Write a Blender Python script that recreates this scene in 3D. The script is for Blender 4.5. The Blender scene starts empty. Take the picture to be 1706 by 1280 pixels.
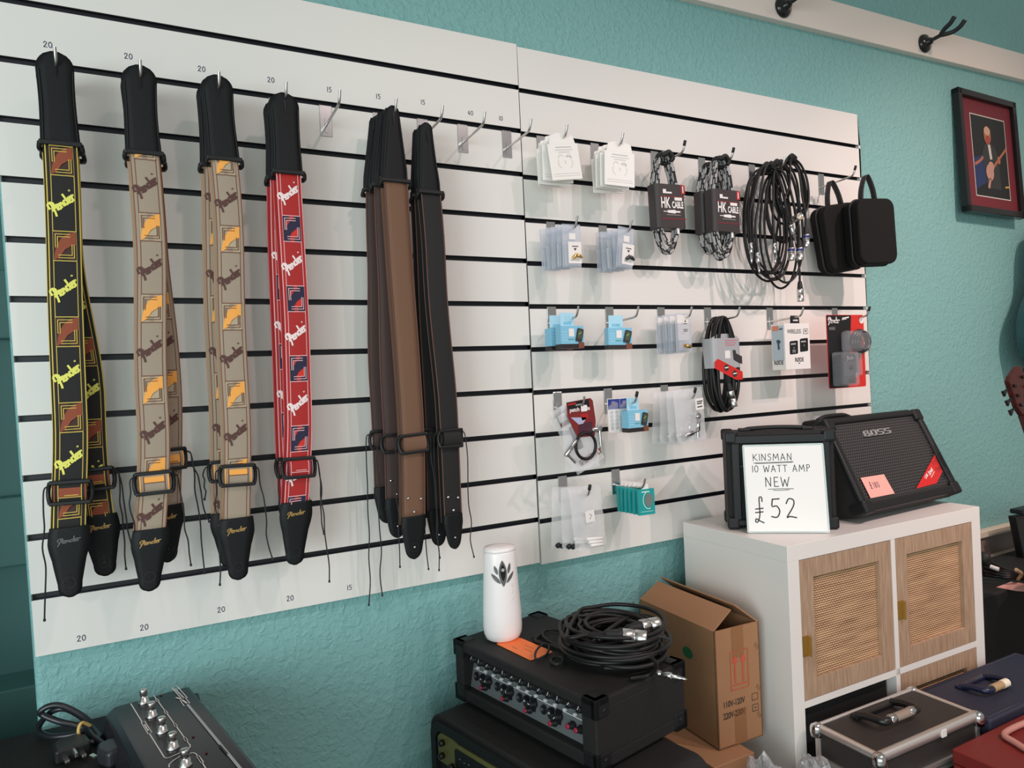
import bpy, bmesh, math, random
from mathutils import Matrix, Vector
random.seed(7)
SC = bpy.context.scene
COL = SC.collection
PI = math.pi

# ------------------------------------------------------------------ camera
ZS = 2.173                                   # height of the slat panels' top edge over the floor
CAM_P = Vector((-0.8099, -1.4307, -0.7691 + ZS))
def rodrigues(a):
    a = Vector(a)
    return Matrix.Rotation(a.length, 3, a.normalized())
RC = rodrigues((-0.0029, -0.4871, -0.0467)) @ Matrix(((1, 0, 0), (0, 0, -1), (0, 1, 0)))
FPX = 1182.1
cam_d = bpy.data.cameras.new('camera')
cam = bpy.data.objects.new('camera', cam_d)
COL.objects.link(cam)
cam_d.sensor_width = 36.0
cam_d.lens = FPX / 1706 * 36.0
cam_d.clip_start = 0.05
mw = Matrix((RC[0], -RC[1], -RC[2])).transposed().to_4x4()
mw.translation = CAM_P
cam.matrix_world = mw
SC.camera = cam
def at(px, py, x=None, y=None, z=None):
    """point of the place seen at a pixel of the photograph, on a given plane"""
    d = RC.transposed() @ Vector(((px - 853) / FPX, (py - 640) / FPX, 1.0))
    if y is not None: t = (y - CAM_P.y) / d.y
    elif x is not None: t = (x - CAM_P.x) / d.x
    else: t = (z - CAM_P.z) / d.z
    return CAM_P + d * t

# ------------------------------------------------------------------ light
SC.view_settings.view_transform = 'Standard'
SC.view_settings.look = 'None'
SC.view_settings.gamma = 1.0
SC.view_settings.use_curve_mapping = False
SC.view_settings.exposure = 0.0
W = bpy.data.worlds.new('world')
SC.world = W
W.use_nodes = True
W.node_tree.nodes['Background'].inputs[0].default_value = (1.0, 0.97, 0.90, 1)
W.node_tree.nodes['Background'].inputs[1].default_value = 0.30
def lamp(name, kind, loc, target, energy, color, **kw):
    d = bpy.data.lights.new(name, kind)
    d.energy = energy; d.color = color
    for k, v in kw.items(): setattr(d, k, v)
    o = bpy.data.objects.new(name, d)
    COL.objects.link(o)
    o.location = loc
    o.rotation_euler = (Vector(target) - Vector(loc)).to_track_quat('-Z', 'Y').to_euler()
    return o
# daylight from the shop windows to the left of and behind the camera
lamp('shop_window_light', 'AREA', (-2.9, -2.3, 1.45), (-0.4, 0, 1.0), 60, (0.86, 0.97, 1.0), shape='RECTANGLE', size=1.5, size_y=1.4)
lamp('shop_window_light', 'AREA', (-1.6, -3.6, 1.5), (-0.3, 0, 1.1), 30, (0.80, 1.0, 1.0), shape='RECTANGLE', size=2.2, size_y=1.6)
# warm ceiling spots in a row over the shop floor
SPOT = (1.0, 0.79, 0.79)
lamp('ceiling_spot', 'SPOT', (0.15, -2.0, 3.10), (0.05, 0, 0.90), 43, SPOT, spot_size=1.15, spot_blend=0.9, shadow_soft_size=0.07)
lamp('ceiling_spot', 'SPOT', (0.80, -2.0, 3.10), (0.60, 0, 0.90), 46, SPOT, spot_size=1.15, spot_blend=0.8, shadow_soft_size=0.022)
lamp('ceiling_spot', 'SPOT', (1.50, -2.0, 3.10), (1.15, 0, 0.88), 92, SPOT, spot_size=1.15, spot_blend=0.8, shadow_soft_size=0.022)
lamp('ceiling_spot', 'SPOT', (1.45, -1.8, 3.12), (1.95, 0, 1.10), 105, (1.0, 0.70, 0.60), spot_size=1.15, spot_blend=0.8, shadow_soft_size=0.03)

# ------------------------------------------------------------------ materials
MATS = {}
def nodes_of(m):
    return m.node_tree.nodes, m.node_tree.links
def mat(name, col, rough=0.5, metal=0.0, bump=0.0, bscale=200.0, alpha=1.0, spec=0.5, coat=0.0, vary=0.0, vscale=30.0, trans=0.0, sheen=0.0):
    if name in MATS: return MATS[name]
    m = bpy.data.materials.new(name); m.use_nodes = True
    n, l = nodes_of(m)
    b = n['Principled BSDF']
    c = tuple(col) + (1.0,)
    b.inputs['Base Color'].default_value = c
    b.inputs['Roughness'].default_value = rough
    b.inputs['Metallic'].default_value = metal
    b.inputs['Alpha'].default_value = alpha
    b.inputs['Specular IOR Level'].default_value = spec
    b.inputs['Coat Weight'].default_value = coat
    b.inputs['Transmission Weight'].default_value = trans
    b.inputs['Sheen Weight'].default_value = sheen
    tc = n.new('ShaderNodeTexCoord')
    if vary:
        t = n.new('ShaderNodeTexNoise'); t.inputs['Scale'].default_value = vscale; t.inputs['Detail'].default_value = 4
        l.new(tc.outputs['Object'], t.inputs['Vector'])
        mx = n.new('ShaderNodeMix'); mx.data_type = 'RGBA'
        mx.inputs[6].default_value = tuple(max(0, v * (1 - vary)) for v in col) + (1,)
        mx.inputs[7].default_value = tuple(min(1, v * (1 + vary)) for v in col) + (1,)
        l.new(t.outputs['Fac'], mx.inputs[0]); l.new(mx.outputs[2], b.inputs['Base Color'])
    if bump:
        t = n.new('ShaderNodeTexNoise'); t.inputs['Scale'].default_value = bscale; t.inputs['Detail'].default_value = 3
        l.new(tc.outputs['Object'], t.inputs['Vector'])
        bp = n.new('ShaderNodeBump'); bp.inputs['Strength'].default_value = bump; bp.inputs['Distance'].default_value = 0.002
        l.new(t.outputs['Fac'], bp.inputs['Height']); l.new(bp.outputs['Normal'], b.inputs['Normal'])
    MATS[name] = m
    return m

def srgb(r, g, b):
    f = lambda v: (v / 255 / 12.92) if v <= 10 else (((v / 255) + 0.055) / 1.055) ** 2.4
    return (f(r), f(g), f(b))

# ------------------------------------------------------------------ mesh builder
class MB:
    def __init__(self, T=None):
        self.v = []; self.f = []; self.m = []; self.s = []
        self.T = T.copy() if T else Matrix.Identity(4)
    def add(self, vs, fs, mi=0, smooth=False):
        o = len(self.v)
        for p in vs: self.v.append(self.T @ Vector(p))
        for f in fs:
            self.f.append([i + o for i in f]); self.m.append(mi); self.s.append(smooth)
        return self
    def bm(self, bm, mi=0, smooth=False):
        bm.verts.index_update()
        return self.add([v.co.copy() for v in bm.verts], [[v.index for v in f.verts] for f in bm.faces], mi, smooth)
    def box(self, x0, x1, y0, y1, z0, z1, mi=0, bev=0.0, seg=2, smooth=False):
        b = bmesh.new()
        bmesh.ops.create_cube(b, size=1.0)
        for v in b.verts:
            v.co = Vector(((x0 + x1) / 2 + v.co.x * (x1 - x0), (y0 + y1) / 2 + v.co.y * (y1 - y0), (z0 + z1) / 2 + v.co.z * (z1 - z0)))
        if bev: bmesh.ops.bevel(b, geom=b.edges[:], offset=bev, segments=seg, affect='EDGES', profile=0.5)
        self.bm(b, mi, smooth); b.free()
        return self
    def prism(self, poly, t0, t1, axis='y', mi=0, bev=0.0, seg=2, smooth=False):
        """poly of 2-D points extruded along an axis: 'y' -> (x,z), 'x' -> (y,z), 'z' -> (x,y)"""
        def P(a, b_, t):
            return {'y': (a, t, b_), 'x': (t, a, b_), 'z': (a, b_, t)}[axis]
        b = bmesh.new()
        lo = [b.verts.new(P(p[0], p[1], t0)) for p in poly]
        hi = [b.verts.new(P(p[0], p[1], t1)) for p in poly]
        n = len(poly)
        b.faces.new(lo); b.faces.new(hi[::-1])
        for i in range(n): b.faces.new((lo[i], lo[(i + 1) % n], hi[(i + 1) % n], hi[i]))
        bmesh.ops.recalc_face_normals(b, faces=b.faces[:])
        if bev: bmesh.ops.bevel(b, geom=b.edges[:], offset=bev, segments=seg, affect='EDGES', profile=0.5)
        self.bm(b, mi, smooth); b.free()
        return self
    def cyl(self, p0, p1, r0, r1=None, n=16, mi=0, smooth=True, bev=0.0):
        r1 = r0 if r1 is None else r1
        p0 = Vector(p0); p1 = Vector(p1)
        d = (p1 - p0); L = d.length
        q = d.to_track_quat('Z', 'Y').to_matrix()
        pr = [(r0, 0), (r1, L)] if not bev else [(r0 - bev, 0), (r0, bev), (r1, L - bev), (r1 - bev, L)]
        vs = []; fs = []
        for r, t in pr:
            for i in range(n):
                a = 2 * PI * i / n
                vs.append(p0 + q @ Vector((r * math.cos(a), r * math.sin(a), t)))
        k = len(pr)
        for j in range(k - 1):
            for i in range(n):
                fs.append((j * n + i, j * n + (i + 1) % n, (j + 1) * n + (i + 1) % n, (j + 1) * n + i))
        self.add(vs, fs, mi, smooth)
        self.add(vs[:n], [tuple(range(n))[::-1]], mi, False)
        self.add(vs[-n:], [tuple(range(n))], mi, False)
        return self
    def lathe(self, prof, p0=(0, 0, 0), axis=(0, 0, 1), n=24, mi=0, smooth=True):
        p0 = Vector(p0); q = Vector(axis).normalized().to_track_quat('Z', 'Y').to_matrix()
        vs = []; fs = []
        for r, t in prof:
            for i in range(n):
                a = 2 * PI * i / n
                vs.append(p0 + q @ Vector((r * math.cos(a), r * math.sin(a), t)))
        for j in range(len(prof) - 1):
            for i in range(n):
                fs.append((j * n + i, j * n + (i + 1) % n, (j + 1) * n + (i + 1) % n, (j + 1) * n + i))
        fs.append(tuple(range(n))[::-1]); fs.append(tuple(range((len(prof) - 1) * n, len(prof) * n)))
        return self.add(vs, fs, mi, smooth)
    def tube(self, pts, r, n=8, mi=0, closed=False, sub=4, caps=True, rf=None, mis=None):
        P = spline(pts, sub, closed) if sub > 1 else [Vector(p) for p in pts]
        N = len(P); vs = []; fs = []
        up = None
        for i in range(N):
            if closed: t = P[(i + 1) % N] - P[i - 1]
            else: t = P[min(i + 1, N - 1)] - P[max(i - 1, 0)]
            if t.length < 1e-9: t = Vector((0, 0, 1))
            t.normalize()
            if up is None:
                up = Vector((0, 0, 1)) if abs(t.z) < 0.9 else Vector((1, 0, 0))
            up = up - t * up.dot(t)
            if up.length < 1e-6: up = t.orthogonal()
            up.normalize()
            s = t.cross(up)
            rr = r * (rf(i / max(1, N - 1)) if rf else 1)
            for k in range(n):
                a = 2 * PI * k / n
                vs.append(P[i] + (up * math.cos(a) + s * math.sin(a)) * rr)
        M = N if closed else N - 1
        for i in range(M):
            j = (i + 1) % N
            g = [(i * n + k, i * n + (k + 1) % n, j * n + (k + 1) % n, j * n + k) for k in range(n)]
            fs += g
        if mis:
            o = len(self.f); self.add(vs, fs, mi, True)
            for q in range(len(fs)): self.m[o + q] = mis(q // n, q % n)
        else:
            self.add(vs, fs, mi, True)
        if not closed and caps:
            self.add(vs[:n], [tuple(range(n))], mi); self.add(vs[-n:], [tuple(range(n))[::-1]], mi)
        return self
    def stroke(self, pts, w, fn, mi=0, sub=3):
        """a pen stroke: a flat ribbon of 2-D points put on a surface by fn(a, b) -> point"""
        P = spline([(p[0], p[1], 0) for p in pts], sub) if len(pts) > 2 else [Vector((p[0], p[1], 0)) for p in pts]
        vs = []; fs = []
        for i, p in enumerate(P):
            t = P[min(i + 1, len(P) - 1)] - P[max(i - 1, 0)]
            if t.length < 1e-9: t = Vector((1, 0, 0))
            t.normalize(); s = Vector((-t.y, t.x, 0)) * w / 2
            e = t * (w * .4 if i == len(P) - 1 else -w * .4 if i == 0 else 0)
            vs += [fn(*(p + s + e).xy), fn(*(p - s + e).xy)]
        for i in range(len(P) - 1): fs.append((2 * i, 2 * i + 1, 2 * i + 3, 2 * i + 2))
        return self.add(vs, fs, mi)
    def poly(self, pts, fn, mi=0):
        """flat outline put on a surface by fn; triangulated"""
        b = bmesh.new()
        f = b.faces.new([b.verts.new((p[0], p[1], 0)) for p in pts])
        bmesh.ops.triangulate(b, faces=[f])
        vs = [fn(v.co.x, v.co.y) for v in b.verts]; b.verts.index_update()
        fs = [[v.index for v in q.verts] for q in b.faces]; b.free()
        return self.add(vs, fs, mi)
    def text(self, s, size, fn, mi=0, align='CENTER', sx=1.0, shear=0.0, bold=0.0):
        c = bpy.data.curves.new('t', 'FONT'); c.body = s; c.size = size; c.align_x = align; c.align_y = 'CENTER'
        c.shear = shear; c.offset = bold; c.resolution_u = 3
        o = bpy.data.objects.new('t', c); COL.objects.link(o)
        dg = bpy.context.evaluated_depsgraph_get(); dg.update()
        me = bpy.data.meshes.new_from_object(o.evaluated_get(dg))
        vs = [fn(v.co.x * sx, v.co.y) for v in me.vertices]
        fs = [list(p.vertices) for p in me.polygons]
        bpy.data.objects.remove(o); bpy.data.curves.remove(c); bpy.data.meshes.remove(me)
        return self.add(vs, fs, mi)
    def build(self, name, mats, parent=None, auto=True):
        me = bpy.data.meshes.new(name)
        me.from_pydata([tuple(v) for v in self.v], [], self.f)
        if not isinstance(mats, (list, tuple)): mats = [mats]
        for m in mats: me.materials.append(m)
        me.polygons.foreach_set('material_index', self.m)
        me.polygons.foreach_set('use_smooth', self.s)
        b = bmesh.new(); b.from_mesh(me)
        bmesh.ops.recalc_face_normals(b, faces=b.faces[:])
        b.to_mesh(me); b.free()
        me.update()
        o = bpy.data.objects.new(name, me); COL.objects.link(o)
        if parent: o.parent = parent
        return o

def spline(pts, sub=4, closed=False):
    P = [Vector(p) for p in pts]
    if len(P) < 3 and not closed: return P
    out = []; N = len(P)
    for i in range(N if closed else N - 1):
        a = P[(i - 1) % N] if closed or i > 0 else P[0] * 2 - P[1]
        b = P[i]; c = P[(i + 1) % N]
        d = P[(i + 2) % N] if closed or i + 2 < N else P[-1] * 2 - P[-2]
        for k in range(sub):
            t = k / sub
            out.append(0.5 * ((2 * b) + (c - a) * t + (2 * a - 5 * b + 4 * c - d) * t * t + (3 * b - a - 3 * c + d) * t ** 3))
    if not closed: out.append(P[-1])
    return out

def tag(o, label, cat, group=None, kind=None):
    o['label'] = label; o['category'] = cat
    if group: o['group'] = group
    if kind: o['kind'] = kind
    return o
def thing(name, label, cat, loc=(0, 0, 0), rotz=0.0, group=None):
    o = bpy.data.objects.new(name, None); COL.objects.link(o)
    o.empty_display_size = 0.02
    o.location = loc; o.rotation_euler = (0, 0, rotz)
    return tag(o, label, cat, group)
def struct(o):
    o['kind'] = 'structure'
    return o
def dup(root, loc=None, rot=None, label=None, group=None):
    r = root.copy(); COL.objects.link(r)
    if loc is not None: r.location = loc
    if rot is not None: r.rotation_euler = rot
    if label: r['label'] = label
    if group: r['group'] = group
    for ch in list(root.children):
        c = ch.copy(); COL.objects.link(c); c.parent = r
        for g in ch.children:
            d = g.copy(); COL.objects.link(d); d.parent = c
    return r
def rrect(x0, x1, z0, z1, r, n=5):
    out = []
    for cx, cz, a0 in ((x1 - r, z1 - r, 0), (x0 + r, z1 - r, PI / 2), (x0 + r, z0 + r, PI), (x1 - r, z0 + r, 1.5 * PI)):
        for k in range(n + 1):
            a = a0 + PI / 2 * k / n
            out.append((cx + r * math.cos(a), cz + r * math.sin(a)))
    return out

# pen letters on a unit box (baseline 0, height 1)
PEN = {
 '0': (.6, [[(.3, 1), (.08, .8), (.05, .35), (.28, 0), (.52, .3), (.5, .8), (.3, 1)]]),
 '1': (.22, [[(.1, 1), (.1, 0)]]),
 '2': (.6, [[(.05, .75), (.2, 1), (.45, .92), (.42, .6), (.05, .02), (.2, .06), (.55, 0)]]),
 '4': (.6, [[(.4, 1), (.05, .35), (.55, .35)], [(.42, .65), (.4, 0)]]),
 '5': (.6, [[(.5, 1), (.14, .98)], [(.14, .98), (.1, .6), (.35, .62), (.5, .35), (.35, .03), (.05, .06)]]),
 '8': (.55, [[(.45, .85), (.25, 1), (.08, .78), (.42, .35), (.26, 0), (.06, .25), (.42, .7), (.45, .85)]]),
 'K': (.75, [[(.08, 1), (.1, 0)], [(.6, 1), (.1, .45)], [(.2, .52), (.66, 0)]]),
 'I': (.2, [[(.08, 1), (.1, 0)]]),
 'N': (.75, [[(.08, 0), (.1, 1)], [(.1, 1), (.58, .03)], [(.58, .03), (.62, 1)]]),
 'S': (.6, [[(.5, .9), (.25, 1), (.08, .75), (.45, .4), (.35, .03), (.04, .1)]]),
 'M': (.95, [[(.06, 0), (.15, 1)], [(.15, 1), (.42, .3)], [(.42, .3), (.72, 1)], [(.72, 1), (.82, 0)]]),
 'A': (.75, [[(.03, 0), (.32, 1)], [(.32, 1), (.62, 0)], [(.12, .35), (.55, .35)]]),
 'W': (1., [[(.04, 1), (.22, 0)], [(.22, 0), (.45, .75)], [(.45, .75), (.65, 0)], [(.65, 0), (.9, 1)]]),
 'T': (.7, [[(.02, 1), (.62, 1)], [(.32, 1), (.32, 0)]]),
 'P': (.6, [[(.1, 0), (.1, 1)], [(.1, 1), (.45, .95), (.45, .6), (.1, .5)]]),
 'E': (.62, [[(.5, 1), (.1, 1)], [(.1, 1), (.1, 0)], [(.1, 0), (.52, 0)], [(.1, .52), (.42, .52)]]),
 'L': (.62, [[(.52, .82), (.5, .98), (.36, .98), (.34, .75), (.34, .3), (.2, .02), (.06, .02), (.1, .14), (.3, .06), (.56, -.02)], [(.1, .52), (.56, .55)], [(.08, .38), (.54, .41)]]),
 ' ': (.45, []),
}
def pen(mb, s, h, w, fn, mi=0, sp=0.16, sx=1.0):
    """handwriting; origin at the left end of the baseline; returns its width"""
    a = 0.0
    for ch in s:
        adv, st = PEN[ch]
        for k in st:
            mb.stroke([(a + p[0] * h * sx, p[1] * h) for p in k], w, fn, mi)
        a += (adv + sp) * h * sx
    return a
# ------------------------------------------------------------------ shared materials
M_WHITE = mat('slat_white', srgb(226, 222, 216), 0.42, vary=0.015, vscale=3)
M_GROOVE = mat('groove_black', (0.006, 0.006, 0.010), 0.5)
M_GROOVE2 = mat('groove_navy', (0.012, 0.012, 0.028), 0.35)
M_ALU = mat('aluminium', (0.72, 0.72, 0.72), 0.3, 1.0)
M_CHROME = mat('chrome', (0.66, 0.66, 0.67), 0.16, 1.0)
M_STEEL = mat('zinc_steel', (0.62, 0.60, 0.58), 0.3, 1.0)
M_BLACK = mat('black_plastic', (0.010, 0.010, 0.011), 0.45, spec=.35)
M_RUBBER = mat('black_rubber', (0.010, 0.010, 0.010), 0.62)
M_GLOSSB = mat('gloss_black', (0.008, 0.008, 0.009), 0.18)
M_LEATHER = mat('black_leather', (0.008, 0.009, 0.010), 0.5, bump=0.25, bscale=900, spec=.22)
M_TOLEX = mat('black_tolex', (0.014, 0.012, 0.012), 0.6, bump=0.7, bscale=700, spec=.35)
M_INK = mat('blue_black_ink', (0.03, 0.035, 0.09), 0.7)
M_MARK = mat('marker_ink', (0.012, 0.012, 0.014), 0.6)
M_GOLDINK = mat('gold_foil', (0.45, 0.27, 0.09), 0.4, 0.3)
M_GREYINK = mat('grey_foil', (0.12, 0.12, 0.12), 0.4)
M_GOLD = mat('gold_plate', (0.85, 0.55, 0.2), 0.22, 1.0)
M_CARDW = mat('white_card', srgb(232, 226, 222), 0.5)

def teal_mat(name, embossed):
    m = mat(name, (0.200, 0.415, 0.402), 0.55)
    n, l = nodes_of(m); b = n['Principled BSDF']
    tc = n.new('ShaderNodeTexCoord')
    if embossed:
        # blown-vinyl wallpaper: soft blobs and short wrinkles under the paint
        v = n.new('ShaderNodeTexNoise'); v.inputs['Scale'].default_value = 70; v.inputs['Detail'].default_value = 3; v.inputs['Roughness'].default_value = .55; v.inputs['Distortion'].default_value = .6
        w = n.new('ShaderNodeTexVoronoi'); w.inputs['Scale'].default_value = 95
        l.new(tc.outputs['Object'], v.inputs['Vector']); l.new(tc.outputs['Object'], w.inputs['Vector'])
        r = n.new('ShaderNodeMapRange'); r.inputs[1].default_value = .44; r.inputs[2].default_value = .74
        l.new(v.outputs['Fac'], r.inputs[0])
        s = n.new('ShaderNodeMath'); s.operation = 'MULTIPLY_ADD'; s.inputs[1].default_value = -0.35
        l.new(w.outputs['Distance'], s.inputs[0]); l.new(r.outputs[0], s.inputs[2])
        bp = n.new('ShaderNodeBump'); bp.inputs['Strength'].default_value = 0.5; bp.inputs['Distance'].default_value = 0.0035
        l.new(s.outputs[0], bp.inputs['Height']); l.new(bp.outputs['Normal'], b.inputs['Normal'])
    return m
M_TEAL = teal_mat('teal_embossed_wallpaper', True)
M_TEALS = teal_mat('teal_paint', False)
M_WOODW = mat('white_gloss_wood', srgb(226, 214, 204), 0.35)

# ------------------------------------------------------------------ setting
def xcorner(z): return -1.007 + 0.0215 * (ZS - z) / 1.2
mb = MB()
N = 14; vs = []
for i in range(N + 1):
    z = 3.4 * i / N
    x = xcorner(z)
    row = [(x, 0.6, z)]
    for k in range(5):
        a = PI / 2 * k / 4
        row.append((x + 0.010 - 0.010 * math.cos(a), 0.030 - 0.010 * math.sin(a), z))
    row += [(3.4, 0.02, z), (3.4, 0.6, z)]
    vs += row
K = 8
fs = []
for i in range(N):
    for k in range(K - 1): fs.append((i * K + k, i * K + k + 1, (i + 1) * K + k + 1, (i + 1) * K + k))
mb.add(vs, fs, 0, False)
struct(mb.build('wall_back', M_TEAL))
mb = MB().box(-2.6, -0.9, 0.62, 0.7, 0, 3.4, 0)
for z, y0 in ((0.60, .50), (1.02, .57), (1.55, .58)): mb.box(-2.6, -1.02, y0, 0.62, z, z + .16, 0, .004)
mb.box(-1.36, -1.31, -.15, 0.62, 0, 3.4, 0)  # unseen jamb, added to keep window light off the alcove wall
struct(mb.build('wall_left', M_TEALS))
M_FLOOR = mat('pale_laminate', (0.46, 0.43, 0.39), 0.5, bump=.1, bscale=60, vary=.1, vscale=20)
struct(MB().box(-2.6, 3.4, -3.2, 0.7, -0.05, 0.0).build('floor', M_FLOOR))
# white board high on the wall that carries the guitar hangers
r0 = at(1385, 0, y=-.002); r1 = at(1706, 90, y=-.002); q0 = at(1240, 19, y=-.002); q1 = at(1706, 133, y=-.002)
def lin(a, b, x): return a.z + (b.z - a.z) * (x - a.x) / (b.x - a.x)
xa, xb = -0.9, 2.9
mb = MB().prism([(xa, lin(q0, q1, xa)), (xb, lin(q0, q1, xb)), (xb, lin(r0, r1, xb)), (xa, lin(r0, r1, xa))], -.002, .0205, 'y', 0, .002)
struct(mb.build('trim_1', M_WOODW))
RAIL_Y = -0.002
# dado trunking low on the wall at the right
M_TRUNK = mat('cream_trunking', srgb(214, 200, 180), 0.45)
M_TRUNKB = mat('brown_band', srgb(128, 112, 104), 0.5)
za, zb_, zc = 0.795, 0.772, 0.705
mb = MB().box(1.12, 3.2, -.01, .0205, zb_, za, 0, .003).box(1.12, 3.2, .002, .0205, zc, zb_, 1).box(1.12, 3.2, -.02, .0205, zc - .14, zc, 0, .003)
struct(mb.build('trim_2', [M_TRUNK, M_TRUNKB]))

# ------------------------------------------------------------------ slat panels
GZ = lambda k: ZS - 0.1 * k                  # groove height on the left panel
G = 0.0056
def slat_panel(name, x0f, x1f, label, lip):
    """x0f/x1f give the end of the board at drop d under its top edge"""
    root = thing(name, label, 'slat wall panel', (0, 0.0, ZS))
    prof = [(0.0185, 0.0), (0.0, 0.0)]
    for k in range(1, 12):
        c = -0.1 * k
        prof += [(0.0, c + G), (0.004, c + G), (0.004, c + .010), (0.013, c + .010), (0.013, c - .010), (0.004, c - .010), (0.004, c - G), (0.0, c - G)]
    prof += [(0.0, -1.2), (0.0185, -1.2)]
    vs = []; n = len(prof)
    for p in prof: vs.append((x0f(-p[1]), p[0], p[1]))
    for p in prof: vs.append((x1f(-p[1]), p[0], p[1]))
    fs = [(i, (i + 1) % n, n + (i + 1) % n, n + i) for i in range(n)]
    mb = MB().add(vs, fs, 0)
    b = bmesh.new()
    for off in (0, n):
        f = b.faces.new([b.verts.new(v) for v in vs[off:off + n]])
    bmesh.ops.triangulate(b, faces=b.faces[:]); mb.bm(b, 0); b.free()
    mb.build('board', M_WHITE, root)
    for k in range(1, 12):
        c = -0.1 * k; a0 = x0f(.1 * k) + .0008; a1 = x1f(.1 * k) - .0008
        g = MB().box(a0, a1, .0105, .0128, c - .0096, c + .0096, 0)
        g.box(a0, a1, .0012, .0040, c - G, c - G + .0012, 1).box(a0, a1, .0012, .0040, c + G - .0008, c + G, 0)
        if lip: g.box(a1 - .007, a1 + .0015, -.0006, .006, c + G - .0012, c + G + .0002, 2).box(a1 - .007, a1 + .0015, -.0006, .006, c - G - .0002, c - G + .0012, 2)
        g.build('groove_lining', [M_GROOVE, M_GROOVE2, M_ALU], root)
    return root
left_panel = slat_panel('slatwall', lambda d: -1.0 + .0215 * d / 1.2, lambda d: -0.0006,
    'long white slat wall panel at left holding the guitar straps', False)
right_panel = slat_panel('slatwall', lambda d: 0.0006, lambda d: 1.2070 - (.008 * (1 - d / .008) if d < .008 else 0),
    'shorter white slat wall panel at right holding cables and accessory packets', True)
right_panel.location = (0.0003, 0, ZS - .0053); right_panel.rotation_euler = (0, -0.0027, 0)
def RGZ(k, x): return ZS - .0053 - .1 * k + .0027 * x
# prices pencilled on the left panel
for s, x, z in (('20', -.916, 2.008), ('20', -.795, 2.009), ('20', -.675, 2.006), ('20', -.551, 2.005), ('15', -.438, 2.003), ('15', -.336, 2.004), ('15', -.237, 2.006), ('40', -.125, 1.998), ('10', -.049, 1.996),
                ('20', -.911, .991), ('20', -.815, .990), ('20', -.687, .997), ('20', -.562, .995), ('15', -.445, .995)):
    m = MB()
    wd = pen(MB(), s, .0095, .001, lambda a, b: (a, b, 0))
    pen(m, s, .0095, .0013, lambda a, b: (x - wd / 2 + a, -.0004, z - ZS - .005 + b), 0)
    m.build('price_mark', M_INK, left_panel)['label'] = 'handwritten price ' + s

# ------------------------------------------------------------------ hooks
def hook_meshes(cap):
    # local origin: prong root on the board face, at the groove's height
    pl = MB().box(-.012, .012, -.0022, -.0006, -.066, -.006, 0, .0006).box(-.012, .012, -.0022, .006, -.0062, -.0046, 0)
    pl.box(-.003, .003, -.0032, -.0022, -.060, -.032, 0, .0004)
    pr = MB().tube([(0, -.002, -.044), (0, -.03, -.043), (0, -.07, -.041), (0, -.098, -.039), (0, -.106, -.036), (0, -.111, -.029), (0, -.1165, -.016)], .0026, 10)
    cp = MB().cyl((0, -.1125, -.025), (0, -.1175, -.0125), .0036, n=10, bev=.001) if cap else None
    return pl, pr, cp
_hk = {}
def hook(x, gz, label, cap=False, yaw=0.0):
    key = cap
    if key not in _hk:
        r = thing('slatwall_hook', label, 'hook', (x, 0, gz), yaw, 'chrome hooks on the slat wall')
        pl, pr, cp = hook_meshes(cap)
        pl.build('back_plate', M_CHROME, r); pr.build('prong', M_STEEL, r)
        if cap: cp.build('rubber_cap', M_RUBBER, r)['label'] = 'black rubber cap'
        _hk[key] = r
        return r
    return dup(_hk[key], (x, 0, gz), (0, 0, yaw), label)
LH = [(-.899, 'hook carrying the black strap with yellow lettering at the far left'), (-.780, 'hook carrying the first beige strap from the left'),
      (-.659, 'hook carrying the second beige strap from the left'), (-.546, 'hook carrying the red strap'), (-.449, 'bare hook between the red strap and the brown strap'),
      (-.339, 'hook carrying the brown strap'), (-.242, 'hook carrying the plain black strap'), (-.148, 'bare hook under the handwritten 40'), (-.038, 'bare hook under the handwritten 10')]
for x, lb in LH: hook(x, GZ(2), lb)
RH = [(2, .053, 0, 'hook carrying the white flat packets at top left of the right panel'), (2, .205, 0, 'hook carrying the second stack of white flat packets'),
      (2, .390, 1, 'black tipped hook carrying the single braided cable'), (2, .550, 1, 'black tipped hook carrying the pair of braided cables'),
      (2, .735, 0, 'hook hidden in the big bundle of loose black cables'), (2, 1.020, 1, 'black tipped hook carrying the black zip cases'),
      (4, .069, 0, 'hook carrying the clear packets with gold connectors'), (4, .218, 0, 'hook carrying the clear packets with black connectors'),
      (6, .061, 0, 'hook carrying the pair of light blue tuner boxes'), (6, .227, 0, 'hook carrying the single light blue tuner box below the black connectors'),
      (6, .389, 0, 'hook carrying the clear bags with a brass fitting'), (6, .548, 0, 'hook carrying the cable in a grey and red sleeve'),
      (6, .781, 0, 'hook carrying the white wireless microphone box'), (6, 1.056, 1, 'black tipped hook carrying the red and black blister pack'),
      (8, .066, 0, 'hook carrying the red patch cable packet'), (8, .212, 1, 'black tipped hook carrying the blue tuner box and white cards'),
      (8, .389, 1, 'hook carrying the clear bags with metal jack plugs'), (10, .070, 1, 'black tipped hook carrying the clear bags with white tubes'),
      (10, .224, 0, 'hook above the teal boxes at the bottom')]
for k, x, cap, lb in RH: hook(x, RGZ(k, x) + .004, lb, bool(cap))

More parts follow.
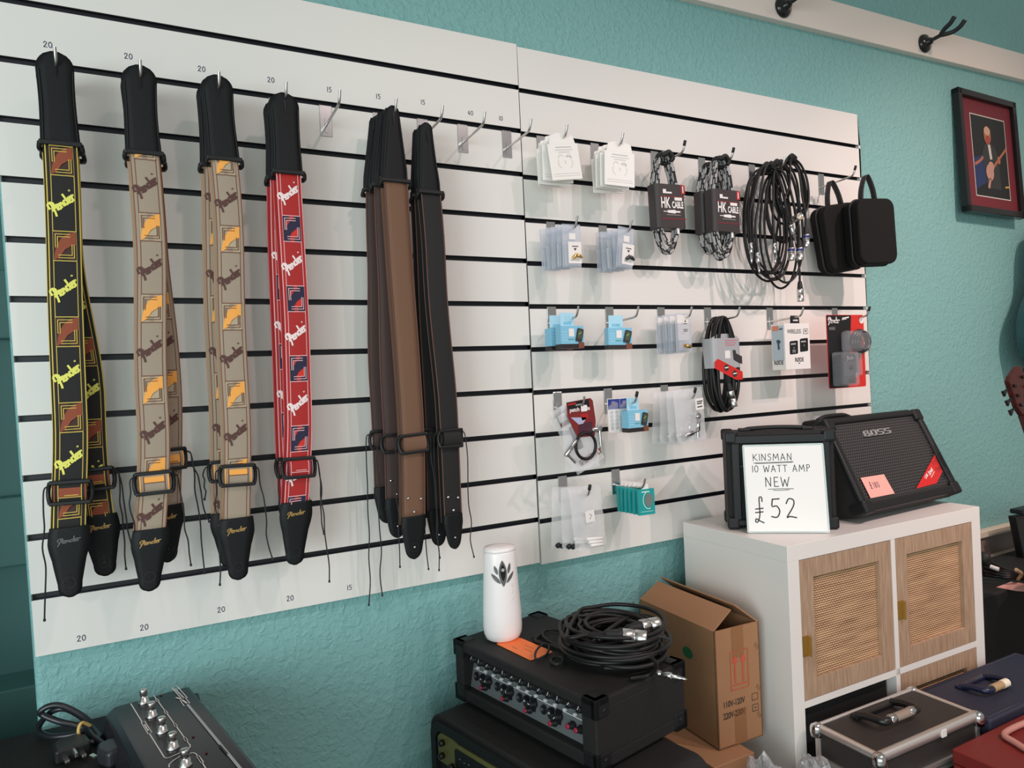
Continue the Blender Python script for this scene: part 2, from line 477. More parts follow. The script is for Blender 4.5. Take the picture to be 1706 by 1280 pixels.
# ------------------------------------------------------------------ guitar straps
LOGO = [  # slanting script wordmark, unit wide
 [(.02, .30), (.06, .46), (.17, .50), (.24, .42), (.20, .30), (.10, .27)],
 [(.17, .50), (.15, .30), (.09, .08), (.03, -.06)], [(.06, .18), (.16, .22), (.24, .22)],
 [(.22, .10), (.30, .20), (.34, .27), (.27, .30), (.24, .18), (.30, .08), (.38, .14)],
 [(.38, .28), (.38, .10)], [(.38, .16), (.46, .28), (.49, .20), (.49, .10), (.54, .14)],
 [(.66, .26), (.58, .28), (.55, .17), (.60, .09), (.67, .18)], [(.71, .50), (.68, .26), (.67, .12), (.71, .10)],
 [(.73, .17), (.81, .22), (.80, .30), (.74, .26), (.74, .14), (.80, .08), (.86, .14)],
 [(.87, .30), (.87, .10)], [(.87, .18), (.92, .29), (.97, .28)],
]
REG = [(.99 + .028 * math.cos(k * PI / 4), .50 + .028 * math.sin(k * PI / 4)) for k in range(9)]
STYLE = {
 'black': (mat('webbing_black', (0.012, 0.011, 0.010), .8, bump=.3, bscale=1500), mat('thread_yellow', srgb(205, 178, 80), .7), mat('thread_rust', srgb(140, 68, 42), .75), mat('thread_dark_rust', srgb(62, 36, 30), .75), mat('thread_lime', srgb(226, 222, 104), .7)),
 'beige': (mat('webbing_beige', srgb(160, 144, 126), .8, bump=.3, bscale=1500), mat('thread_brown', srgb(112, 62, 42), .7), mat('thread_orange', srgb(240, 166, 78), .75), mat('thread_sand', srgb(176, 160, 134), .75), mat('thread_umber', srgb(84, 50, 44), .7)),
 'red': (mat('webbing_red', srgb(168, 30, 28), .7, bump=.3, bscale=1500), mat('thread_pink', srgb(232, 178, 180), .7), mat('thread_navy', srgb(34, 30, 58), .75), mat('thread_red', srgb(204, 44, 36), .75), mat('thread_white', srgb(238, 214, 212), .7)),
}
M_WEBEDGE = {'black': STYLE['black'][1], 'beige': mat('thread_tan', srgb(184, 128, 84), .75), 'red': mat('thread_rose', srgb(214, 96, 100), .75)}
M_PLAINBROWN = mat('webbing_brown', srgb(112, 80, 60), .75, bump=.25, bscale=1500)
M_PLAINDARK = mat('webbing_dark_brown', srgb(66, 48, 44), .75, bump=.25, bscale=1500)
M_PLAINBLACK = mat('webbing_plain_black', (0.010, 0.009, 0.009), .75, bump=.25, bscale=1500)
M_PIPING = mat('piping_brown', srgb(96, 66, 56), .8)
M_CORD = mat('tie_cord_black', (0.012, 0.012, 0.013), .7)

def sheet(mb, path, hw, th, z0, z1, n, mi=0, a0=-1.0, a1=1.0, dy=0.0, edge=None, crown=0.0):
    """a strip that follows path(z) -> (x, y, turn), half width hw(z); edge = material of a woven border"""
    cols = [a0, a0 + .045, a0 + .30, 0, a1 - .30, a1 - .045, a1] if edge is not None else [a0, a0 * .5, 0, a1 * .5, a1]
    vs = []; fs = []; ms = []
    C = len(cols)
    for i in range(n + 1):
        z = z0 + (z1 - z0) * i / n
        x, y, tw = path(z); w = hw(z)
        for side in (0, 1):
            for c in cols:
                yy = -crown * (1 - c * c) + (th if side else 0) + dy
                vs.append((x + c * w * math.cos(tw) - yy * math.sin(tw), y + c * w * math.sin(tw) + yy * math.cos(tw), z))
    R = 2 * C
    for i in range(n):
        for c in range(C - 1):
            fs.append((i * R + c, i * R + c + 1, (i + 1) * R + c + 1, (i + 1) * R + c))
            ms.append(edge if edge is not None and c in (0, C - 2) else mi)
            fs.append((i * R + C + c, (i + 1) * R + C + c, (i + 1) * R + C + c + 1, i * R + C + c + 1)); ms.append(mi)
        for c in (0, C - 1):
            fs.append((i * R + c, (i + 1) * R + c, (i + 1) * R + C + c, i * R + C + c)); ms.append(edge if edge is not None else mi)
    for i in (0, n):
        fs.append([i * R + c for c in range(C)] + [i * R + C + c for c in range(C - 1, -1, -1)]); ms.append(mi)
    o = len(mb.f); mb.add(vs, fs, mi, True)
    for k, q in enumerate(ms): mb.m[o + k] = q

def make_strap(label, x, y, zt, L, style, xs=(0, 0, 0), ys=(0, 0, 0), hw=.0225, zs=.147, zlow=.685, zend=.755, phase=.175, pitch=.1362,
               pointed=False, seed=1, tw=0.0, back=True, group=None, ties=((-1, .13, .0), (1, .16, .01)), gold=True, logo0=None, studs=False):
    """x, y, zt: where the leather end hangs; xs / ys: sideways and outward drift at 1/3, 2/3 and the foot"""
    rnd = random.Random(seed)
    r = thing('guitar_strap', label, 'guitar strap', (x, y, zt), 0, group)
    def ip(a, t):
        k = [0.0] + list(a); t = max(0.0, min(.9999, t)) * 3
        i = int(t); f = t - i; f = f * f * (3 - 2 * f)
        return k[i] + (k[i + 1] - k[i]) * f
    w1 = rnd.uniform(.0008, .002); ph = rnd.uniform(0, 6)
    def path(z):
        t = -z / L
        return (ip(xs, t) + w1 * math.sin(ph + 14 * t), ip(ys, t) + w1 * math.cos(ph + 11 * t), tw * (t - .1) if t > .1 else 0)
    def S(off=.0):
        def fn(a, z):
            X, Y, T = path(z)
            return (X + a * math.cos(T) + off * math.sin(T), Y + a * math.sin(T) - off * math.cos(T) - crown * (1 - (a / hw) ** 2), z)
        return fn
    crown = .0016
    # leather end on the hook
    mb = MB()
    def tabw(z):
        d = -z
        if pointed:
            R = .0125
            if d < R: return max(.002, math.sqrt(max(0, R * R - (R - d) ** 2)))
            return .0125 + (hw + .001 - .0125) * min(1, (d - R) / (zs * .75))
        R = .0255
        if d < R: return max(.003, math.sqrt(max(0, R * R - (R - d) ** 2)))
        t = (d - R) / (zs - R)
        return .0255 - .0035 * math.sin(min(1, t * 1.6) * PI / 2) + .0038 * t
    sheet(mb, path, tabw, .004, -.0006, -zs, 30, 0, crown=.001)
    sheet(mb, lambda z: (path(z)[0] - .003, path(z)[1] + .007, path(z)[2]), lambda z: tabw(z) * .98, .004, -.004, -zs, 20, 0)
    t = mb.build('leather_end', M_LEATHER, r)
    # stitched rim on the leather end and its slit
    mb = MB()
    for sgn in (-1, 1):
        pts = [S(.0008)(sgn * (tabw(z) - .0022), z) for z in [-.03 - (zs - .034) * k / 14 for k in range(15)]]
        mb.tube(pts, .0009, 5, 0, sub=1)
    mb.poly([(-.0022, -.018), (0, -.014), (.0022, -.018), (0.0012, -.038), (0, -.042)], S(.0014), 1)
    mb.build('stitching', [M_RUBBER, M_GLOSSB], t)
    # upper slider
    mb = MB()
    X, Y, T = path(-zs)
    mb.T = Matrix.Translation((X, Y, -zs)) @ Matrix.Rotation(T, 4, 'Z')
    mb.box(-hw - .007, hw + .007, -.006, .003, -.004, .004, 0, .002).box(-hw - .007, hw + .007, .008, .016, -.013, -.005, 0, .002)
    for sgn in (-1, 1): mb.tube([(sgn * (hw + .0055), -.002, 0), (sgn * (hw + .007), .004, -.008), (sgn * (hw + .0055), .012, -.01)], .0036, 8)
    mb.build('slider', M_BLACK, r)
    # webbing, front run and the run that comes back behind it
    mb = MB()
    W_ = lambda z: hw
    zf = zend + .006
    if style in STYLE:
        base, line, sq, core, logo = STYLE[style]
        mats = [base, line, sq, core, logo, M_WEBEDGE[style]]
        sheet(mb, path, W_, .0022, -zs - .001, -zf, 46, 0, edge=5, crown=crown)
        for sgn in (-1, 1):
            mb.stroke([(sgn * hw * .70, -zs - .004 - (zf - zs - .006) * k / 20) for k in range(21)], .0011, S(.0004), 1, 1)
            mb.stroke([(sgn * hw * .95, -zs - .004 - (zf - zs - .006) * k / 20) for k in range(21)], .0012, S(.0004), 1, 1)
        def clip(zz): return -zf + .003 < zz < -zs - .004
        k = -1
        while phase + pitch * k < zf + .05:
            zc = -(phase + pitch * k); s = hw * .70; h = .0235
            def F(off): 
                f = S(off)
                return lambda a, b: f(a, max(-zf + .002, min(-zs - .003, b)))
            if clip(zc - h) or clip(zc + h):
                mb.poly([(-s, zc - h), (s, zc - h), (s, zc + h), (-s, zc + h)], F(.0006), 3 if style != 'red' else 2)
                if style == 'red': mb.poly([(-s * .62, zc - h * .62), (s * .62, zc - h * .62), (s * .62, zc + h * .62), (-s * .62, zc + h * .62)], F(.0008), 3)
                # the swoosh
                mb.poly([(-s * .97, zc - h * .97), (-s * .45, zc - h * .76), (0, zc - h * .25), (s * .45, zc - h * .02), (s * .97, zc + h * .10), (s * .97, zc + h * .97), (s * .40, zc + h * .86), (-s * .18, zc + h * .62), (-s * .62, zc + h * .14), (-s * .86, zc - h * .42)], F(.0012), 2)
                mb.poly([(-s * .30, zc - h * .62), (s * .58, zc - h * .62), (s * .58, zc - h * .05), (s * .10, zc - h * .26)], F(.0013), 3)
                for (aa, bb, cc, dd) in ((-s, zc - h, s, zc - h), (-s, zc + h, s, zc + h)): mb.stroke([(aa, bb), (cc, dd)], .0014, F(.0016), 1)
                for q, wdt in ((.80, .0012), (.62, .0012)):
                    mb.stroke([(-s * q, zc - h * .1), (-s * q, zc + h * q)], wdt, F(.0016), 1)
                    mb.stroke([(-s * q, zc + h * q), (s * .45, zc + h * q)], wdt, F(.0016), 1)
                    mb.stroke([(s * q, zc + h * .1), (s * q, zc - h * q)], wdt, F(.0016), 1)
                    mb.stroke([(s * q, zc - h * q), (-s * .55, zc - h * q)], wdt, F(.0016), 1)
            zl = zc - pitch / 2
            if clip(zl - .02) and clip(zl + .02):
                ca, sa = math.cos(.72), math.sin(.72); s2 = .046
                def LF(a, b, zl=zl):
                    a -= .52; b -= .2
                    return S(.0009)((a * ca - b * sa * .85) * s2 * 1.0 * (hw / .0235), zl + (a * sa + b * ca) * s2 * .86)
                for st in LOGO: mb.stroke(st, .075, LF, 4)
                mb.stroke(REG, .022, LF, 4, 1)
            k += 1
    else:
        base = {'brown': M_PLAINBROWN, 'dark': M_PLAINDARK, 'plain': M_PLAINBLACK}[style]
        mats = [base, M_PIPING, M_CHROME]
        sheet(mb, path, W_, .0026, -zs - .001, -zf, 40, 0, edge=1 if style == 'plain' else None, crown=crown)
        for sgn in (-1, 1): mb.tube([S(0)(sgn * hw, -zs - .002 - (zf - zs - .003) * k / 16) for k in range(17)], .0014, 6, 1, sub=1)
    mb.build('webbing', mats, r)
    if studs:
        mb = MB()
        mb.T = Matrix.Identity(4)
        for a, d in ((-hw * .55, .036), (hw * .62, .032), (0.0, .008)):
            p = Vector(S(.001)(a, -zend + d))
            mb.lathe([(.0030, 0), (.0030, .0006), (.0022, .0018), (.0008, .0023)], p, (0, -1, 0), 10)
        mb.build('stud', M_CHROME, r)['label'] = 'three chrome studs'
    if back:
        mb = MB()
        bp = lambda z: (path(z)[0] - .0045, path(z)[1] + .013 - .004 * (-z / L), path(z)[2])
        sheet(mb, bp, lambda z: hw * .99, .0022, -zs + .01, -zf - .01, 30, 0, edge=1)
        mb.build('webbing', [base, M_WEBEDGE.get(style, M_PIPING)], r)
    # lower slider with the doubled webbing in it
    mb = MB()
    X, Y, T = path(-zlow)
    mb.T = Matrix.Translation((X, Y - .004, -zlow)) @ Matrix.Rotation(T, 4, 'Z') @ Matrix.Rotation(rnd.uniform(-.05, .05), 4, 'Y')
    for dz in (.0165, -.0165): mb.box(-hw - .006, hw + .006, -.006, .002, dz - .0032, dz + .0032, 0, .0015)
    for sgn in (-1, 1): mb.tube([(sgn * (hw + .0045), -.002, .0165), (sgn * (hw + .0068), .002, .006), (sgn * (hw + .0068), .002, -.006), (sgn * (hw + .0045), -.002, -.0165)], .0034, 8)
    sl = mb.build('slider', M_BLACK, r)
    mb = MB(mb.T)
    vs = []; n = 8
    for i in range(n + 1):
        a = -PI / 2 + PI * i / n
        vs += [(-hw, -.004 - .0055 * math.cos(a), .014 * math.sin(a)), (hw, -.004 - .0055 * math.cos(a), .014 * math.sin(a))]
    mb.add(vs, [(2 * i, 2 * i + 1, 2 * i + 3, 2 * i + 2) for i in range(n)], 0, True)
    if style in STYLE:
        fl = lambda a, b: (a, -.0048 - .0055 * math.sqrt(max(0, 1 - (b / .0142) ** 2)), b)
        for sgn in (-1, 1):
            mb.stroke([(sgn * hw * .70, -.012 + .004 * k) for k in range(7)], .0012, fl, 1, 1); mb.stroke([(sgn * hw * .93, -.012 + .004 * k) for k in range(7)], .002, fl, 2, 1)
        rr = rnd.random()
        if style == 'black' or rr < .35:
            mb.poly([(-hw * .66, -.006), (hw * .66, -.006), (hw * .66, .008), (-hw * .66, .008)], fl, 2 if style != 'red' else 0)
            mb.stroke([(-hw * .66, -.007), (hw * .66, -.007)], .0013, fl, 1); mb.stroke([(-hw * .3, -.0038), (hw * .5, -.0038)], .0012, fl, 1)
        elif style == 'beige':
            mb.poly([(-hw * .66, .002), (hw * .66, .002), (hw * .66, .011), (-hw * .66, .011)], fl, 2)
            mb.stroke([(-hw * .66, .0012), (hw * .66, .0012)], .0013, fl, 1)
        else:
            for st in LOGO[2:]: mb.stroke(st, .09, lambda a, b: fl((a - .5) * .034, (b - .2) * .026 + .002 + (a - .5) * .012), 4)
    mb.build('webbing_loop', mats, sl)
    # leather end at the foot
    mb = MB()
    Lt = L - zend
    def footw(z):
        d = (-z - zend) / Lt
        if pointed: w = hw * (1.06 + .04 * math.sin(d * 3) - .48 * max(0, (d - .25) / .75) ** .9)
        else: w = hw * (1.20 + .10 * math.sin(min(1, d * 2.2) * PI) - .46 * max(0, min(1, (d - .22) / .58)) ** 1.2)
        R = .0155; e = Lt * (1 - d)
        if e < R: w = min(w, max(.002, math.sqrt(max(0, R * R - (R - e) ** 2)) * w / R * .98 + .0))
        return w
    fp = lambda z: (path(z)[0], path(z)[1] - .002, path(z)[2])
    sheet(mb, fp, footw, .0045, -zend, -L + .0003, 30, 0, crown=.001)
    ft = mb.build('leather_end', M_LEATHER, r)
    mb = MB()
    SF = lambda a, z: (path(z)[0] + a * math.cos(path(z)[2]), path(z)[1] + a * math.sin(path(z)[2]) - .0038, z)
    zc = -L + .024
    mb.stroke([(.0085 * math.cos(k * PI / 6), zc + .0085 * math.sin(k * PI / 6)) for k in range(13)], .0012, SF, 0, 1)
    mb.poly([(.0028 * math.cos(k * PI / 5), zc + .0028 * math.sin(k * PI / 5)) for k in range(10)], SF, 1)
    mb.poly([(-.0006, zc + .002), (.0006, zc + .002), (.0006, zc + .014), (-.0006, zc + .014)], SF, 1)
    if style in STYLE:
        lw = hw * 1.45
        wm = MB()
        for st in LOGO: wm.stroke(st, .055, lambda a, b: SF((a - .5) * lw, -zend - .022 + (b - .2) * lw * .62 + (a - .5) * .003), 0)
        wm.build('wordmark', M_GOLDINK if gold else M_GREYINK, ft)
    else:
        mb.lathe([(.0026, 0), (.002, .0014)], Vector(SF(0, zc)), (0, -1, 0), 10, 3)
    mb.build('embossing', [M_RUBBER, M_GLOSSB, M_GOLDINK if gold else M_GREYINK, M_CHROME], ft)
    # tie cords
    for sd, ln, out in ties:
        X, Y, T = path(-zlow)
        p = Vector((X + sd * (hw + .006), Y + .001, -zlow + .012))
        pts = [p, p + Vector((sd * .007, 0, -.006))]
        m = 7
        for k in range(1, m + 1):
            pts.append(p + Vector((sd * (.008 + out * k / m) + rnd.uniform(-.0025, .0025), rnd.uniform(-.002, .002) + .004 * k / m, -.01 - ln * k / m)))
        mb = MB().tube(pts, .0012, 6)
        mb.cyl(pts[-1] + Vector((0, 0, .002)), pts[-1] - Vector((0, 0, .002)), .0019, n=6)
        mb.build('tie_cord', M_CORD, r)
    return r
GS = 'guitar straps on the slat wall hooks'
Y0 = -.100
make_strap('black guitar strap with lime lettering, front one on the leftmost hook', -.900, Y0, 1.957, .869, 'black', (.001, -.004, -.016), (-.002, -.004, .0), phase=.175, zlow=.702, zend=.757, seed=1, gold=False, group=GS, ties=((-1, .20, .006),))
make_strap('black guitar strap with lime lettering, half hidden behind on the leftmost hook', -.902, -.078, 1.952, .85, 'black', (.004, .022, .032), (.012, .022, .03), phase=.20, zlow=.685, zend=.745, seed=2, gold=True, group=GS, ties=((1, .13, .012), (1, .16, .004)))
make_strap('beige and orange guitar strap, front one on the second hook', -.781, Y0, 1.955, .878, 'beige', (.003, -.004, -.022), (-.002, -.004, .0), phase=.135, zlow=.698, zend=.775, seed=3, group=GS, ties=((-1, .115, -.003), (1, .15, .012)))
make_strap('beige and orange guitar strap, half hidden behind on the second hook', -.784, -.080, 1.95, .84, 'beige', (.012, .024, .010), (.012, .022, .028), phase=.12, zlow=.66, zend=.74, seed=4, group=GS, ties=((1, .12, .022), (1, .21, .012)), tw=.5)
make_strap('beige and orange guitar strap, front one on the third hook', -.659, Y0, 1.958, .886, 'beige', (.006, .002, -.006), (-.002, -.004, .0), phase=.152, zlow=.702, zend=.777, seed=5, group=GS, ties=((-1, .19, -.002), (1, .16, .014)))
make_strap('beige and orange guitar strap, mostly hidden behind on the third hook', -.664, -.082, 1.952, .865, 'beige', (-.004, -.008, -.010), (.006, .012, .02), phase=.13, zlow=.69, zend=.765, seed=6, group=GS, ties=((-1, .05, .0),))
make_strap('red and white guitar strap, front one on the fourth hook', -.549, Y0, 1.944, .862, 'red', (.004, .002, -.020), (-.002, -.004, .0), phase=.250, pitch=.1275, zlow=.685, zend=.747, seed=7, group=GS, ties=((-1, .12, -.006), (1, .13, .004), (1, .22, .012)), hw=.0222)
make_strap('red and white guitar strap, mostly hidden behind on the fourth hook', -.553, -.082, 1.938, .835, 'red', (-.003, -.006, -.004), (.006, .012, .02), phase=.22, pitch=.1275, zlow=.68, zend=.735, seed=8, group=GS, ties=())
make_strap('plain brown guitar strap, front one between the red and the black straps', -.344, Y0 - .004, 1.947, .890, 'brown', (.002, .010, .003), (-.002, -.004, .0), hw=.0235, zs=.148, zlow=.662, zend=.805, pointed=True, seed=9, studs=True, group=GS, ties=((-1, .24, -.002), (1, .26, .008)), tw=.1)
make_strap('plain brown guitar strap, second in line behind the front brown one', -.352, -.082, 1.945, .85, 'dark', (-.006, -.008, -.008), (.004, .008, .016), hw=.0225, zs=.150, zlow=.66, zend=.770, pointed=True, seed=10, back=False, studs=True, group=GS, ties=((-1, .30, .004),))
make_strap('plain brown guitar strap, rearmost of the three brown ones', -.358, -.056, 1.942, .82, 'dark', (-.012, -.018, -.014), (.004, .008, .016), hw=.0225, zs=.150, zlow=.65, zend=.745, pointed=True, seed=11, back=False, group=GS, ties=((-1, .33, .006),))
make_strap('plain black guitar strap with chrome studs, front one beside the brown straps', -.272, Y0, 1.924, .861, 'plain', (.005, .016, .020), (-.002, -.004, .0), hw=.0205, zs=.140, zlow=.636, zend=.79, pointed=True, seed=12, studs=True, group=GS, ties=((-1, .24, .0), (1, .25, .006)), tw=.25)
make_strap('plain black guitar strap, hidden behind the black one with chrome studs', -.276, -.082, 1.92, .855, 'plain', (.000, .004, .004), (.006, .012, .02), hw=.0205, zs=.14, zlow=.63, zend=.78, pointed=True, seed=13, group=GS, ties=((-1, .27, -.006),))
# ------------------------------------------------------------------ goods on the right panel
M_FILM = mat('clear_film', (0.86, 0.88, 0.90), 0.12, alpha=0.22, spec=0.8)
M_FILM2 = mat('milky_film', (0.82, 0.82, 0.82), 0.2, alpha=0.34, spec=0.8)
M_BLISTER = mat('clear_blister', (0.62, 0.66, 0.74), 0.1, alpha=0.42, spec=0.9)
M_PACKW = mat('white_packet', srgb(238, 234, 228), 0.4)
M_PRINT = mat('grey_print', srgb(150, 146, 144), 0.6)
M_PRINTD = mat('dark_print', srgb(48, 46, 48), 0.6)
M_BLUE = mat('tuner_blue', srgb(128, 190, 216), 0.45)
M_BLUE2 = mat('tuner_pale_blue', srgb(170, 214, 232), 0.45)
M_DARKB = mat('box_dark_base', srgb(38, 32, 34), 0.5)
M_GREENB = mat('box_green_band', srgb(96, 150, 128), 0.5)
M_RUSTB = mat('rust_print', srgb(120, 66, 48), 0.5)
M_REDC = mat('card_red', srgb(168, 30, 28), 0.5)
M_REDD = mat('card_dark_red', srgb(120, 30, 32), 0.5)
M_SLEEVE = mat('sleeve_charcoal', srgb(52, 46, 46), 0.5)
M_CABLE = mat('black_cable', (0.009, 0.008, 0.008), 0.45, spec=.35)
M_BRAIDW = mat('braid_grey', srgb(170, 166, 164), 0.8)
M_BRAIDB = mat('braid_black', (0.012, 0.011, 0.012), 0.8)
M_BLUEHDR = mat('card_blue', srgb(44, 58, 132), 0.5)
M_TEALBOX = mat('teal_box', srgb(20, 150, 148), 0.4)
M_SILVER = mat('satin_silver', (0.70, 0.68, 0.66), 0.28, 1.0)
M_BLUERING = mat('navy_ring', srgb(28, 40, 110), 0.4)
M_GREYP = mat('grey_sleeve', srgb(168, 168, 170), 0.45)
M_SIGNRED = mat('sleeve_red', srgb(206, 40, 34), 0.45)
ORD = ['front', 'second from the front', 'third from the front', 'fourth from the front', 'fifth from the front', 'rearmost']
def fxz(y, ox=0.0, oz=0.0): return lambda a, b: (ox + a, y, oz + b)
def rectp(x0, x1, z0, z1): return [(x0, z0), (x1, z0), (x1, z1), (x0, z1)]

# --- white flat packets
def white_packet(label, group):
    r = thing('flat_packet', label, 'packet', group=group)
    mb = MB()
    mb.box(-.040, .040, -.002, .002, -.092, -.012, 0, .0015)
    mb.prism([(-.034, -.012), (.034, -.012), (.030, .006), (.012, .012), (-.012, .012), (-.030, .006)], -.0009, .0009, 'y', 0, .0004)
    mb.build('pouch', M_PACKW, r)
    mb = MB(); f = fxz(-.0024)
    for k, (w, z) in enumerate(((.040, -.020), (.046, -.026), (.030, -.031))): mb.stroke([(-w / 2, z), (w / 2, z)], .0012 if k else .002, f, 0)
    for s in (-1, 1): mb.stroke([(s * .004, -.040), (s * .012, -.036), (s * .018, -.044)], .0011, f, 0); mb.stroke([(s * .017, -.048), (s * .019, -.058), (s * .012, -.066)], .0009, f, 0)
    mb.stroke([(.004, -.041), (.014, -.041), (.016, -.044)], .0022, f, 0); mb.stroke([(-.002, -.050), (.001, -.056)], .0012, f, 0)
    for z in (-.078, -.083): mb.stroke([(-.034, z), (.034, z)], .0007, f, 0)
    mb.build('print', mat('faint_print', srgb(190, 186, 182), .6), r)
    return r
def stack(proto, n, x, z, y0, dy, jitter, lab, group, rnd, first_rot=0.0, dxs=0.0):
    for k in range(n):
        o = proto if k == 0 else dup(proto)
        o.location = (x + dxs * k + rnd.uniform(-1, 1) * jitter * .3, y0 + dy * k, z + rnd.uniform(-1, 0) * jitter * .5)
        o.rotation_euler = (rnd.uniform(-.03, .03), (first_rot if k == 0 else rnd.uniform(-1, 1) * jitter * 6), rnd.uniform(-.12, .12))
        o['label'] = lab(ORD[k] if k < n - 1 else 'rearmost'); o['group'] = group
R_ = random.Random(21)
ZP = lambda k, x: RGZ(k, x) - .040
stack(white_packet('-', ''), 4, .049, ZP(2, .05) + .004, -.098, .019, .008, lambda o: f'white flat packet nearest the panel seam, {o} of the stack', 'white packets on the top left hook', R_, -.14)
stack(white_packet('-', ''), 4, .205, ZP(2, .2) + .002, -.098, .018, .009, lambda o: f'white flat packet left of the braided cables, {o} of the stack', 'white packets left of the braided cables', R_, .04)

# --- clear packets with small connectors
def clear_packet(m_conn, w=.046, h=.088):
    r = thing('clear_packet', '-', 'packet')
    mb = MB()
    mb.box(-w / 2, w / 2, -.0004, .0004, -h + .006, .014, 0).box(-w / 2 + .003, w / 2 - .003, -.006, -.0006, -h + .008, -.030, 0, .0015)
    for s in (-1, 1): mb.tube([(s * w / 2, 0, -h + .008), (s * w / 2, -.001, -h * .5), (s * w / 2, 0, .012)], .0007, 5)
    mb.build('pouch', M_BLISTER, r)
    mb = MB(); x0 = -.012
    mb.box(x0, .021, -.0068, -.0062, -h + .014, -.026, 0)
    f = fxz(-.0072)
    mb.stroke([(x0 + .010, -.036), (x0 + .024, -.036)], .002, f, 1)
    mb.poly([(x0 + .013, -.040), (x0 + .021, -.040), (x0 + .017, -.046)], f, 1)
    mb.stroke([(x0 + .008, -.066), (x0 + .026, -.067)], .0014, f, 2)
    mb.box(-.006, .010, -.0012, -.0005, -.020, -.006, 0)
    mb.build('paper_insert', [M_CARDW, M_PRINTD, M_PRINT], r)
    for sx, rr in ((.000, .9), (.012, -.5)):
        mb = MB(); d = Vector((math.cos(rr), 0, math.sin(rr)))
        p = Vector((sx + .002, -.0105, -.058)) - d * .006
        mb.cyl(p, p + d * .007, .0042, n=12, bev=.0006).cyl(p + d * .007, p + d * .013, .0030, .0026, n=12)
        mb.build('connector', m_conn, r)
    return r
M_DKCHROME = mat('dark_chrome', (0.10, 0.10, 0.11), .2, 1.0)
stack(clear_packet(M_GOLD), 5, .060, ZP(4, .06), -.100, .0165, .004, lambda o: f'clear packet with gold connectors, {o} on its hook', 'clear packets with gold connectors', R_, .0, -.004)
stack(clear_packet(M_DKCHROME), 5, .212, ZP(4, .21), -.100, .0165, .004, lambda o: f'clear packet with black connectors, {o} on its hook', 'clear packets with black connectors', R_, .12, -.004)

# --- light blue tuner boxes
def tuner_box():
    r = thing('tuner_box', '-', 'box')
    mb = MB()
    mb.box(-.018, .018, -.001, .001, -.016, .014, 1, .0004).box(-.010, .010, -.0016, .0012, -.012, -.006, 0)
    mb.box(-.024, .036, -.011, .013, -.058, -.016, 0, .0008).box(-.0245, .0365, -.0115, .0135, -.066, -.056, 4, .0006)
    f = fxz(-.0118)
    mb.poly(rectp(-.004, .010, -.040, -.022), f, 5)
    for z in (-.030, -.036, -.042, -.048): mb.stroke([(-.021, z), (-.008, z)], .0016, f, 1)
    mb.stroke([(-.005, -.046), (.008, -.046)], .002, f, 2)
    mb.build('carton', [M_BLUE, M_BLUE2, M_GREENB, M_PRINTD, M_DARKB, M_CARDW], r)
    mb = MB(Matrix.Translation((.024, -.0125, -.036)) @ Matrix.Rotation(.25, 4, 'Y'))
    mb.prism(rrect(-.0085, .0085, -.016, .014, .003), -.0008, .0006, 'y', 0, .0002)
    mb.poly(rrect(-.0055, .0055, -.009, .010, .002), fxz(-.0012), 1)
    mb.stroke([(-.003, 0), (.002, .006)], .0012, fxz(-.0014), 2)
    mb.T = Matrix.Translation((.024, -.0125, -.036))
    mb.poly(rectp(-.004, .011, -.030, -.017), fxz(0), 3)
    mb.build('tuner_picture', [M_PRINTD, mat('lcd_green', srgb(70, 84, 66), .4), mat('lcd_lime', srgb(170, 200, 90), .5), M_RUSTB], r)
    return r
tb = tuner_box(); tb.location = (.046, -.090, ZP(6, .06) + .002); tb['label'] = 'light blue tuner box, front one of the pair on the left hook'; tb['group'] = 'light blue tuner boxes'
o = dup(tb, (.041, -.052, ZP(6, .06) + .000), (0, 0, .06), 'light blue tuner box, rear one of the pair on the left hook')
o = dup(tb, (.194, -.070, ZP(6, .22) - .002), (0, .02, -.22), 'light blue tuner box alone on its hook below the black connector packets')
o = dup(tb, (.214, -.095, ZP(8, .21) + .003), (0, 0, .05), 'light blue tuner box hanging in front of white and blue cards')

# --- clear bags with a brass fitting
def brass_packet():
    r = thing('clear_packet', '-', 'packet')
    MB().box(-.026, .026, -.0004, .0004, -.082, .014, 0).box(-.022, .022, -.008, -.0006, -.078, -.010, 0, .002).build('pouch', M_BLISTER, r)
    mb = MB().box(-.020, .020, -.0012, -.0005, -.052, .010, 0); f = fxz(-.0088)
    mb.poly([(-.003, -.008), (.003, -.008), (0, -.002)], f, 1)
    for z, w in ((-.012, .010), (-.026, .014), (-.030, .012)): mb.stroke([(-w / 2, z), (w / 2, z)], .0016, f, 1)
    mb.build('paper_insert', [M_CARDW, M_PRINTD], r)
    mb = MB().cyl((-.004, -.010, -.066), (.014, -.010, -.068), .0046, n=12, bev=.001).cyl((-.010, -.010, -.064), (-.003, -.010, -.066), .003, n=10)
    mb.build('connector', M_GOLD, r)
    return r
stack(brass_packet(), 4, .373, ZP(6, .38), -.098, .020, .003, lambda o: f'clear bag with a brass fitting, {o} on its hook', 'clear bags with a brass fitting', R_, .0, -.002)

